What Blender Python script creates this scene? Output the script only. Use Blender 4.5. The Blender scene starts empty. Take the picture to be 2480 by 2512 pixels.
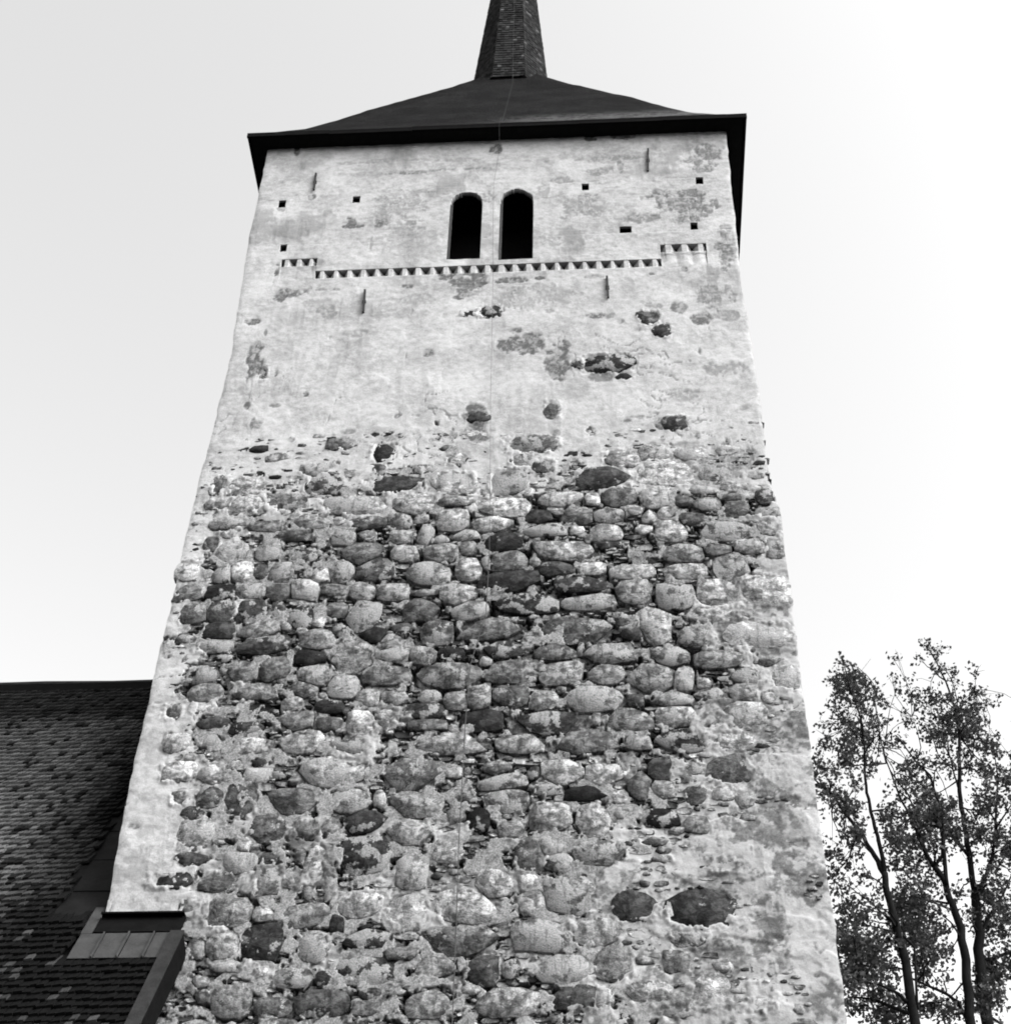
import bpy, math, random
import numpy as np
from mathutils import Vector, Matrix
R = math.radians
scene = bpy.context.scene
col = scene.collection
rng = random.Random(7)

# ------------------------------------------------------------------ camera, sky, sun, exposure
cam_d = bpy.data.cameras.new('camera'); cam = bpy.data.objects.new('camera', cam_d); col.objects.link(cam)
cam_d.sensor_fit = 'HORIZONTAL'; cam_d.sensor_width = 36; cam_d.lens = 58.755
cam_d.clip_start = .1; cam_d.clip_end = 2000
RT = Vector((0.99658, 0.06034, 0.0195)); UP = Vector((0.0273, -0.6931, 0.7203)); FW = Vector((-0.05677, 0.71834, 0.69337))
pitch, yaw, roll = 43.884, 4.518, 1.56
f_ = Vector((-math.sin(R(yaw))*math.cos(R(pitch)), math.cos(R(yaw))*math.cos(R(pitch)), math.sin(R(pitch))))
r0 = Vector((math.cos(R(yaw)), math.sin(R(yaw)), 0)); u0 = r0.cross(f_)
r_ = r0*math.cos(R(roll)) + u0*math.sin(R(roll)); u_ = -r0*math.sin(R(roll)) + u0*math.cos(R(roll))
CAM = Vector((1.809, -18.017, 1.7))
m = Matrix.Identity(4)
for i in range(3):
    m[i][0] = r_[i]; m[i][1] = u_[i]; m[i][2] = -f_[i]; m[i][3] = CAM[i]
cam.matrix_world = m
scene.camera = cam

SUN_AZ, SUN_EL = 120., 38.                      # azimuth clockwise from +y (the view direction): over the camera's right shoulder
world = bpy.data.worlds.new('World'); scene.world = world; world.use_nodes = True
nt = world.node_tree; nt.nodes.clear()
sky = nt.nodes.new('ShaderNodeTexSky'); sky.sky_type = 'NISHITA'; sky.sun_disc = False
sky.sun_elevation = R(SUN_EL); sky.sun_rotation = R(SUN_AZ); sky.air_density = 1.0; sky.dust_density = 4.0; sky.ozone_density = 1.0
bw = nt.nodes.new('ShaderNodeRGBToBW'); bg = nt.nodes.new('ShaderNodeBackground'); wo = nt.nodes.new('ShaderNodeOutputWorld')
bg.inputs['Strength'].default_value = 0.15
nt.links.new(sky.outputs[0], bw.inputs[0]); nt.links.new(bw.outputs[0], bg.inputs['Color']); nt.links.new(bg.outputs[0], wo.inputs['Surface'])
sun_d = bpy.data.lights.new('sun', 'SUN'); sun = bpy.data.objects.new('sun', sun_d); col.objects.link(sun)
sun_d.energy = 0.5; sun_d.angle = R(70); sun_d.color = (1, 1, 1)
sd = Vector((math.sin(R(SUN_AZ))*math.cos(R(SUN_EL)), math.cos(R(SUN_AZ))*math.cos(R(SUN_EL)), math.sin(R(SUN_EL))))
sun.rotation_euler = sd.to_track_quat('Z', 'Y').to_euler()
vs = scene.view_settings; vs.view_transform = 'Standard'; vs.look = 'None'; vs.exposure = 2.2; vs.gamma = 1.0; vs.use_curve_mapping = False
scene.render.engine = 'CYCLES'
scene.cycles.pixel_filter_type = 'BLACKMAN_HARRIS'; scene.cycles.filter_width = 1.9   # soft old lens
scene.cycles.max_bounces = 6

# wall stones: x, z, width, height (m), tone 0 dark .. 8 pale
STONES = [(-3.62,19.37,0.59,0.42,6),(-3.01,19.41,0.65,0.36,4),(-1.91,19.32,1.06,0.39,6),(-4.11,19.4,0.37,0.21,5),(-2.57,18.98,0.52,0.29,5),
(-2.14,18.99,0.19,0.18,6),(-1.72,18.93,0.63,0.26,3),(-1.22,18.94,0.37,0.32,4),(-0.91,18.97,0.21,0.18,4),(-3.25,18.91,0.65,0.23,4),
(-3.87,18.98,0.58,0.21,4),(-2.87,18.7,0.94,0.23,3),(-2.05,18.65,0.34,0.32,5),(-1.71,18.67,0.28,0.2,5),(-1.17,18.61,0.34,0.29,5),
(-3.82,18.76,0.24,0.17,7),(-3.73,18.41,0.49,0.4,6),(-3.18,18.39,0.36,0.33,6),(-4.06,18.57,0.26,0.29,3),(-2.62,18.29,0.4,0.28,2),
(-1.75,18.3,0.59,0.42,4),(-1.11,18.28,0.4,0.31,6),(-3.81,17.95,0.27,0.36,3),(-3.52,17.99,0.34,0.39,8),(-3.23,17.99,0.23,0.31,3),
(-2.92,17.95,0.36,0.42,4),(-2.34,17.89,0.29,0.28,7),(-2.03,17.95,0.37,0.47,3),(-1.52,17.96,0.54,0.47,3),(-4.35,18.06,0.33,0.42,7),
(-3.79,17.6,0.44,0.3,1),(-3.33,17.58,0.44,0.3,4),(-2.93,17.58,0.37,0.33,3),(-2.53,17.62,0.43,0.38,6),(-2.09,17.59,0.39,0.24,4),
(-1.68,17.53,0.39,0.3,5),(-1.2,17.51,0.53,0.35,5),(-4.25,17.6,0.42,0.33,4),(-4.14,17.19,0.39,0.37,4),(-3.71,17.22,0.43,0.4,3),
(-3.29,17.22,0.45,0.48,2),(-2.91,17.21,0.27,0.32,2),(-2.55,17.06,0.39,0.42,1),(-2.27,17.05,0.19,0.32,7),(-2.02,17.19,0.31,0.29,4),
(-1.63,17.05,0.44,0.5,4),(-0.79,17.18,0.48,0.45,3),(-3.72,16.86,0.47,0.31,2),(-3.11,16.85,0.59,0.31,5),(-2.73,16.91,0.16,0.16,7),
(-1.96,16.82,0.18,0.23,2),(-1.45,16.71,0.42,0.28,1),(-1.06,16.82,0.3,0.18,3),(-3.74,16.58,0.5,0.26,5),(-4.16,16.72,0.28,0.16,4),
(-3.02,16.57,0.74,0.33,2),(-2.24,16.64,0.52,0.36,5),(-1.21,16.57,0.34,0.33,5),(-2.31,16.31,0.42,0.3,1),(-1.72,16.36,0.57,0.68,5),
(-1.14,16.37,0.51,0.33,5),(-3.8,16.04,0.38,0.27,1),(-3.27,16.09,0.48,0.35,4),(-2.82,16.14,0.44,0.42,4),(-2.24,16.02,0.45,0.42,5),
(-1.79,15.8,0.41,0.39,6),(-1.23,15.98,0.7,0.34,4),(-3.74,15.73,0.49,0.34,5),(-3.03,15.74,0.57,0.29,5),(-2.35,15.77,0.43,0.24,4),
(-3.72,15.47,0.33,0.19,6),(-2.49,15.5,0.31,0.26,6),(-1.98,15.45,0.39,0.24,1),(-1.44,15.58,0.31,0.24,6),(-1.09,15.58,0.39,0.26,5),
(-1.5,15.15,0.38,0.42,7),(-1.18,15.24,0.27,0.42,6),(-4.14,15.42,0.25,0.26,3),(-3.55,15.21,0.41,0.17,2),(-3.08,15.12,0.46,0.19,2),
(-2.44,15.22,0.46,0.33,4),(-1.94,15.16,0.34,0.23,3),(-4.01,14.89,0.36,0.32,6),(-3.55,14.91,0.27,0.21,5),(-2.97,14.82,0.46,0.27,6),
(-2.31,14.87,0.57,0.32,6),(-1.58,14.78,0.6,0.24,4),(-1.03,19.29,0.65,0.43,6),(-0.38,19.35,0.64,0.21,5),(0.33,19.2,0.95,0.43,7),
(0.18,18.85,0.65,0.33,7),(1.19,19.3,0.61,0.34,6),(1.72,19.3,0.23,0.27,7),(2.09,19.34,0.51,0.39,4),(2.67,19.28,0.44,0.43,6),(-0.41,18.94,0.48,0.44,6),
(-0.81,18.66,0.27,0.37,5),(0.9,18.96,0.39,0.29,2),(1.18,19.06,0.21,0.13,6),(1.46,18.96,0.47,0.36,4),(1.95,18.95,0.45,0.29,4),(2.35,19.04,0.21,0.2,7),
(2.55,18.9,0.19,0.29,6),(2.81,18.96,0.29,0.26,6),(1,18.68,0.69,0.27,2),(1.45,18.65,0.19,0.17,7),(1.89,18.57,0.48,0.38,6),(2.46,18.63,0.25,0.2,7),
(-0.19,18.61,0.52,0.2,5),(0.38,18.45,0.56,0.37,1),(-0.56,18.29,0.5,0.37,5),(-0.16,18.32,0.23,0.3,4),(-0.58,18.54,0.27,0.2,5),(0.46,18.06,0.53,0.42,4),
(1.28,18.24,1.03,0.39,6),(1.89,18.35,0.39,0.17,2),(2.26,17.79,0.67,0.27,6),(-0.14,17.93,0.38,0.5,6),(0.12,18.04,0.14,0.25,3),(0.84,18.04,0.18,0.19,6),
(1.16,17.89,0.52,0.27,2),(1.68,17.88,0.41,0.25,6),(-0.73,17.87,0.62,0.45,5),(0.48,17.67,0.94,0.41,1.5),(1.54,17.56,0.89,0.3,2),(2.27,17.41,0.5,0.46,5),
(-0.27,17.45,0.51,0.35,6),(-0.8,17.48,0.43,0.16,4),(0.73,17.22,0.96,0.47,1),(1.61,17.23,0.8,0.29,4),(-0.09,17.12,0.52,0.35,5),(0.22,16.76,0.99,0.39,4),
(1.42,16.71,1,0.46,3),(2.08,16.87,0.24,0.26,3),(2.53,16.75,0.43,0.61,6),(2.23,16.63,0.31,0.25,2),(-0.54,16.73,0.46,0.44,3),(0.42,16.38,0.8,0.3,2),
(1.15,16.32,0.58,0.27,4),(1.88,16.27,0.76,0.36,4),(-0.74,16.32,0.4,0.31,5),(-0.33,16.34,0.31,0.23,1),(0.17,16.18,0.18,0.17,6),
(-0.34,15.95,0.93,0.47,4),(0.54,16,0.72,0.42,4),(1.2,15.94,0.58,0.39,5),(1.85,15.91,0.48,0.32,5),(-0.59,15.59,0.31,0.22,4),(-0.24,15.5,0.31,0.29,5),
(0.09,15.55,0.33,0.36,5),(0.53,15.55,0.52,0.38,3),(0.97,15.49,0.4,0.33,5),(1.22,15.65,0.13,0.14,4),(1.68,15.48,0.79,0.45,5),(2.22,15.44,0.24,0.21,3),
(-0.61,15.33,0.53,0.26,2),(-0.6,15.11,0.53,0.19,4),(0.13,15.15,0.6,0.35,1),(1.05,15.1,1.18,0.39,2),(1.69,15.15,0.13,0.21,5),(2.14,15.12,0.6,0.35,4),
(-0.23,14.78,0.94,0.31,5),(0.69,14.76,0.65,0.31,5),(1.51,14.78,0.98,0.36,4),(-0.23,15.03,0.13,0.13,6),(3.09,19.2,0.27,0.23,3),(3.38,19.43,0.44,0.16,6),
(3.44,19.13,0.4,0.29,5),(3.85,19,0.39,0.35,4),(3.82,19.26,0.25,0.18,4),(3.22,18.82,0.43,0.29,3),(3.66,18.57,0.78,0.4,4),(4.32,18.92,0.35,0.23,4),
(4.32,18.63,0.31,0.33,6),(2.86,18.6,0.45,0.45,6),(3.04,18.13,0.53,0.36,5),(3.54,18.18,0.39,0.22,4),(4.02,18.22,0.43,0.28,5),(4.36,18.2,0.26,0.41,4),
(3.67,17.84,0.56,0.46,4),(3.03,17.79,0.58,0.27,6),(2.88,17.3,0.56,0.5,4),(3.49,17.33,0.65,0.5,6),(4.17,17.36,0.67,0.61,7),(3.37,16.92,0.7,0.33,6),
(3.89,16.94,0.29,0.21,6),(3.12,16.54,0.48,0.38,4),(3.92,16.56,1.1,0.45,7),(2.74,16.2,0.54,0.32,4),(3.45,16.13,0.8,0.32,5),(4.07,16.08,0.4,0.15,4),
(2.48,15.82,0.72,0.46,4),(2.88,15.8,0.3,0.39,6),(3.17,15.7,0.19,0.17,6),(3.79,15.83,0.45,0.26,2),(4.27,15.78,0.36,0.43,6),(2.73,15.47,0.6,0.24,5),
(3.25,15.5,0.49,0.24,3),(3.71,15.55,0.41,0.26,5),(4.03,15.47,0.21,0.21,6),(2.76,15.16,0.54,0.32,6),(3.3,15.1,0.22,0.28,3),(3.65,15.16,0.61,0.42,6),
(2.86,14.77,0.59,0.32,1),(3.51,14.75,0.53,0.32,6),(2.25,14.75,0.33,0.25,5),(-1.79,14.37,0.92,0.49,6),(-3.88,14.41,0.48,0.32,7),
(-3.43,14.36,0.42,0.27,6),(-2.84,14.34,0.34,0.27,8),(-2.83,14.52,0.19,0.14,2),(-3.4,13.99,0.36,0.33,3),(-3.01,13.95,0.47,0.53,2),
(-2.3,13.93,0.61,0.41,3),(-1.55,13.91,0.54,0.37,5),(-1.16,13.92,0.17,0.28,5),(-0.78,14.3,0.73,0.45,4),(-0.68,13.82,0.66,0.39,4),
(-3.81,13.99,0.24,0.22,4),(-3.52,13.42,0.42,0.42,5),(-2.56,13.48,0.46,0.4,3),(-2.06,13.46,0.4,0.3,3),(-1.78,13.49,0.31,0.28,4),
(-1.36,13.56,0.55,0.32,1),(-0.74,13.4,0.52,0.36,5),(-2.87,13.25,0.18,0.23,7),(-2.88,13,0.42,0.33,5),(-3.52,13.06,0.38,0.19,2),
(-3.76,12.74,0.56,0.22,1),(-3.14,12.71,0.47,0.3,3),(-2.48,13.03,0.32,0.21,2),(-2.12,13.05,0.14,0.23,3),(-2.5,12.74,0.36,0.46,4),
(-2.18,12.75,0.29,0.3,6),(-1.29,13.08,0.63,0.56,1),(-1.91,13,0.27,0.53,6),(-1.69,12.7,0.13,0.5,6),(-1.96,12.58,0.12,0.24,3),(-1.31,12.37,0.6,0.39,6),
(-3.44,12.28,0.23,0.35,4),(-2.93,12.27,0.6,0.41,4),(-2.5,12.25,0.26,0.23,6),(-1.97,12.22,0.61,0.35,4),(-0.69,12.3,0.47,0.47,6),(-0.67,12.8,0.4,0.48,6),
(-2.94,11.82,0.45,0.4,5),(-2.49,11.87,0.54,0.48,1),(-1.82,11.79,0.38,0.43,5),(-1.18,11.89,0.57,0.25,1),(-1.56,12.1,0.19,0.23,1),
(-3.26,11.77,0.21,0.28,4),(-2.83,11.54,0.48,0.17,6),(-2.42,11.46,0.15,0.13,7),(-2.04,11.37,0.54,0.26,3),(-1.15,11.46,0.8,0.39,1),
(-0.8,11.68,0.58,0.17,3),(-3.15,11.33,0.22,0.15,5),(-3.25,11.24,0.14,0.11,5),(-3.08,11.15,0.15,0.18,4),(-2.74,11.08,0.47,0.43,4),
(-2.22,10.99,0.47,0.26,3),(-1.65,11.04,0.69,0.37,2),(-1.08,11.16,0.27,0.14,2),(-1.11,10.98,0.35,0.18,4),(-0.38,11.01,0.52,0.35,5),
(-1.66,11.35,0.22,0.22,1),(-0.2,14.34,0.24,0.2,6),(-0.03,14.34,0.09,0.11,6),(0.37,14.38,0.37,0.22,4),(0.45,14.16,0.61,0.26,4),(0.5,13.86,0.53,0.35,3),
(0.86,14.28,0.17,0.22,1),(1.22,14.3,0.61,0.35,6),(1.79,14.26,0.53,0.35,6),(2.23,14.07,0.29,0.41,3),(2.51,14.32,0.31,0.35,2),(2.52,14,0.28,0.28,5),
(1.03,14.03,0.44,0.2,2),(1.53,13.96,0.56,0.22,0),(1.98,13.89,0.2,0.22,6),(-0.03,13.91,0.29,0.13,3),(-0.14,13.63,0.25,0.21,5),(0.14,13.57,0.31,0.32,0),
(0.57,13.4,0.32,0.31,4),(1.07,13.6,0.54,0.44,5),(1.63,13.53,0.41,0.48,6),(1.98,13.64,0.16,0.15,6),(2.45,13.56,0.53,0.26,0),(0.82,13.03,0.42,0.53,3),
(1.17,12.92,0.35,0.32,3),(1.09,13.15,0.35,0.29,6),(1.69,13.07,0.62,0.31,4),(-0.23,13.14,0.36,0.39,6),(0.37,12.64,0.45,0.4,6),(0.8,12.67,0.23,0.2,7),
(1.29,12.45,0.66,0.53,4),(2.39,13.21,0.3,0.12,4),(2.12,12.29,0.55,0.41,0),(0.05,12.31,0.76,0.47,6),(0.99,11.89,0.7,0.45,4),(1.64,11.94,0.59,0.38,5),
(-0.03,11.84,0.84,0.4,3),(0.27,11.44,0.37,0.4,2),(0.6,11.46,0.2,0.24,3),(1.25,11.46,0.67,0.37,5),(1.83,11.52,0.48,0.46,4),(-0.3,11.51,0.46,0.28,5),
(0.58,11.03,0.71,0.37,5),(1.4,11.1,0.59,0.29,2),(1.7,11.07,0.25,0.25,6),(2.25,11.12,0.52,0.29,5),(0.13,11.19,0.22,0.13,5),(0.85,12.37,0.36,0.35,6),
(2.96,14.34,0.2,0.2,3),(3.42,14.3,0.58,0.44,3),(2.95,13.9,0.27,0.28,2),(3.31,13.92,0.29,0.24,6),(3.57,13.82,0.21,0.28,3),(2.94,13.46,0.32,0.27,4),
(2.9,12.24,0.78,0.52,0.5),(2.75,11.83,0.44,0.26,3),(3.25,12.84,0.38,0.22,5),(3.2,11.76,0.2,0.11,4),(2.58,11.54,0.32,0.28,4),(2.48,12.96,0.23,0.12,4),
(2.99,11.15,0.41,0.43,6),(3.53,10.95,0.36,0.18,5),(3.12,11.47,0.21,0.15,6),(2.57,10.91,0.39,0.19,4),(2,22.44,0.93,0.48,1),(1.53,22.44,0.24,0.22,2),
(2.27,22.1,0.26,0.14,1),(2.75,23.59,0.38,0.38,3),(2.95,23.22,0.32,0.33,2),(0.02,23.89,0.4,0.33,1),(1.09,21.34,0.25,0.4,3),(3.06,20.94,0.38,0.33,2),
(0.77,20.55,0.84,0.38,4),(2.18,20.18,0.57,0.38,6),(1.87,19.76,0.81,0.46,2),(2.87,19.81,0.88,0.56,7),(2.68,20.27,0.47,0.34,6),(3.25,20.24,0.52,0.32,8),
(0.41,19.72,0.57,0.6,4),(0.96,20.06,0.35,0.29,3),(0.61,20.18,0.35,0.29,5),(3.79,19.47,0.27,0.24,6),(3.59,19.81,0.47,0.35,5),(4.3,19.27,0.26,0.34,3),
(0.73,19.49,0.17,0.17,7),(-1.59,20.49,0.36,0.45,1),(-1.61,20.08,0.21,0.23,3),(-2.28,20.69,0.41,0.24,4),(-2.47,19.77,0.57,0.4,2),
(-1.37,19.72,0.89,0.33,2),(-2.66,20.12,0.41,0.24,5),(-0.43,19.74,0.61,0.49,7),(-0.43,20.25,0.28,0.27,6),(-4.13,19.82,0.29,0.43,4),
(-3.7,19.78,0.48,0.4,6),(-3.76,22.47,0.13,0.3,3),(-0.12,21.22,0.36,0.25,2),(-0.34,23.86,0.26,0.16,1),]
# control points on the wall: x, z, plaster cover, how far the joints are washed out and dirty
COVER = [(-5.07,30.12,1,0),(-0.15,29.76,1,0),(5.01,29.38,1,0),(-4.68,24.88,1,0),(-0.01,24.62,1,0),(4.44,24.37,1,0),(-4.5,21.65,1,0),(-1.93,21.54,1,0),
(0.74,21.41,1,0),(2.7,21.32,1,0),(4.32,21.25,1,0),(-4.48,20.59,0.92,0),(-3.16,20.54,0.85,0.1),(-1.85,20.48,0.74,0.2),(-0.54,20.42,0.7,0.2),
(0.74,20.37,0.68,0.2),(2.02,20.32,0.74,0.1),(3.29,20.26,0.7,0.1),(4.42,20.21,0.72,0.1),(-4.45,19.95,0.75,0.1),(-3.73,19.92,0.75,0.1),
(-2.7,19.87,0.62,0.2),(-1.8,19.84,0.64,0.2),(-0.52,19.79,0.58,0.2),(0.75,19.74,0.58,0.2),(1.69,19.7,0.55,0.3),(2.63,19.66,0.75,0.1),
(3.25,19.63,0.68,0.1),(4.43,19.59,0.75,0.1),(-4.48,19.28,0.8,0.1),(-3.9,19.26,0.6,0.4),(-3.01,19.22,0.6,0.3),(-1.74,19.17,0.55,0.3),
(-0.49,19.13,0.4,0.5),(0.76,19.08,0.2,0.8),(1.99,19.03,0.2,0.8),(3.22,18.99,0.2,0.8),(4.07,18.95,0.4,0.4),(4.49,18.94,0.75,0.2),(-4.4,18.8,0.7,0.2),
(-3.84,18.78,0.45,0.5),(-2.96,18.75,0.35,0.6),(-1.71,18.7,0.2,0.6),(-0.47,18.66,0.05,0.9),(0.76,18.61,0.02,1),(1.98,18.57,0.02,1),
(3.19,18.52,0.05,0.9),(4.03,18.49,0.4,0.4),(4.45,18.48,0.8,0.1),(-4.44,18.22,0.75,0.1),(-3.88,18.2,0.5,0.4),(-2.89,18.16,0.3,0.5),
(-1.66,18.12,0.2,0.6),(-0.44,18.08,0.05,0.9),(0.47,18.05,0,1),(1.97,17.99,0.05,0.9),(3.16,17.95,0.1,0.8),(3.92,17.93,0.5,0.4),(4.45,17.91,0.85,0.1),
(-4.41,17.25,0.6,0.3),(-3.86,17.24,0.35,0.6),(-2.78,17.2,0.25,0.6),(-1.59,17.16,0.15,0.7),(-0.4,17.13,0.1,0.9),(0.48,17.1,0,1),(1.36,17.07,0.05,1),
(2.52,17.03,0.15,0.8),(3.56,17,0.6,0.3),(4.42,16.97,0.97,0),(-4.37,16.12,0.75,0.2),(-3.82,16.1,0.35,0.6),(-2.65,16.07,0.3,0.6),(-1.5,16.04,0.3,0.6),
(-0.35,16.01,0.1,0.8),(0.79,15.98,0.1,0.9),(1.91,15.94,0.2,0.7),(3.04,15.91,0.25,0.7),(3.7,15.89,0.4,0.6),(4.15,15.88,0.95,0.1),(4.48,15.87,1,0),
(-4.39,15.06,0.97,0),(-4,15.05,0.7,0.3),(-3.55,15.04,0.4,0.6),(-2.53,15.01,0.35,0.5),(-1.41,14.99,0.45,0.4),(-0.31,14.96,0.25,0.7),(0.8,14.93,0.2,0.8),
(1.89,14.91,0.3,0.6),(2.65,14.89,0.3,0.7),(3.41,14.87,0.8,0.2),(4.48,14.84,1,0),(-4.44,14.06,1,0),(-4,14.05,0.95,0),(-3.73,14.05,0.5,0.5),
(-2.96,14.03,0.4,0.5),(-1.88,14.01,0.35,0.5),(-0.8,13.99,0.35,0.5),(0.27,13.96,0.2,0.7),(1.34,13.94,0.35,0.6),(2.39,13.92,0.45,0.5),
(3.13,13.9,0.7,0.2),(3.7,13.89,0.95,0),(4.48,13.88,1,0),(-4.46,13.25,1,0),(-3.92,13.24,1,0),(-3.66,13.23,0.6,0.5),(-2.86,13.22,0.4,0.5),
(-1.8,13.2,0.5,0.4),(-0.75,13.18,0.5,0.4),(0.29,13.16,0.4,0.6),(1.33,13.14,0.5,0.4),(2.15,13.13,0.6,0.3),(2.87,13.11,0.9,0.1),(3.63,13.1,1,0),
(4.45,13.08,1,0),(-4.48,12.53,1,0),(-3.86,12.52,1,0),(-3.6,12.52,0.6,0.5),(-2.76,12.51,0.5,0.4),(-1.73,12.49,0.55,0.4),(-0.71,12.47,0.65,0.3),
(0.06,12.46,0.65,0.3),(0.82,12.45,0.5,0.4),(1.83,12.43,0.65,0.3),(2.58,12.42,0.9,0.1),(3.58,12.4,1,0),(4.42,12.39,1,0),(-3.53,11.78,0.4,0.6),
(-2.92,11.77,0.45,0.5),(-1.91,11.76,0.4,0.6),(-0.91,11.74,0.4,0.6),(0.08,11.73,0.4,0.6),(1.07,11.72,0.55,0.4),(2.05,11.7,0.6,0.3),(2.88,11.69,0.8,0.2),
(3.27,11.69,0.95,0.1),(4.43,11.67,1,0),(-3.4,10.97,0.1,0.8),(-2.81,10.97,0.25,0.8),(-1.83,10.96,0.2,0.8),(-0.86,10.94,0.25,0.8),(0.11,10.93,0.3,0.7),
(1.07,10.92,0.35,0.6),(2.03,10.91,0.55,0.4),(2.83,10.9,0.75,0.2),(3.31,10.9,0.95,0.1),(4.44,10.89,1,0),]
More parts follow.
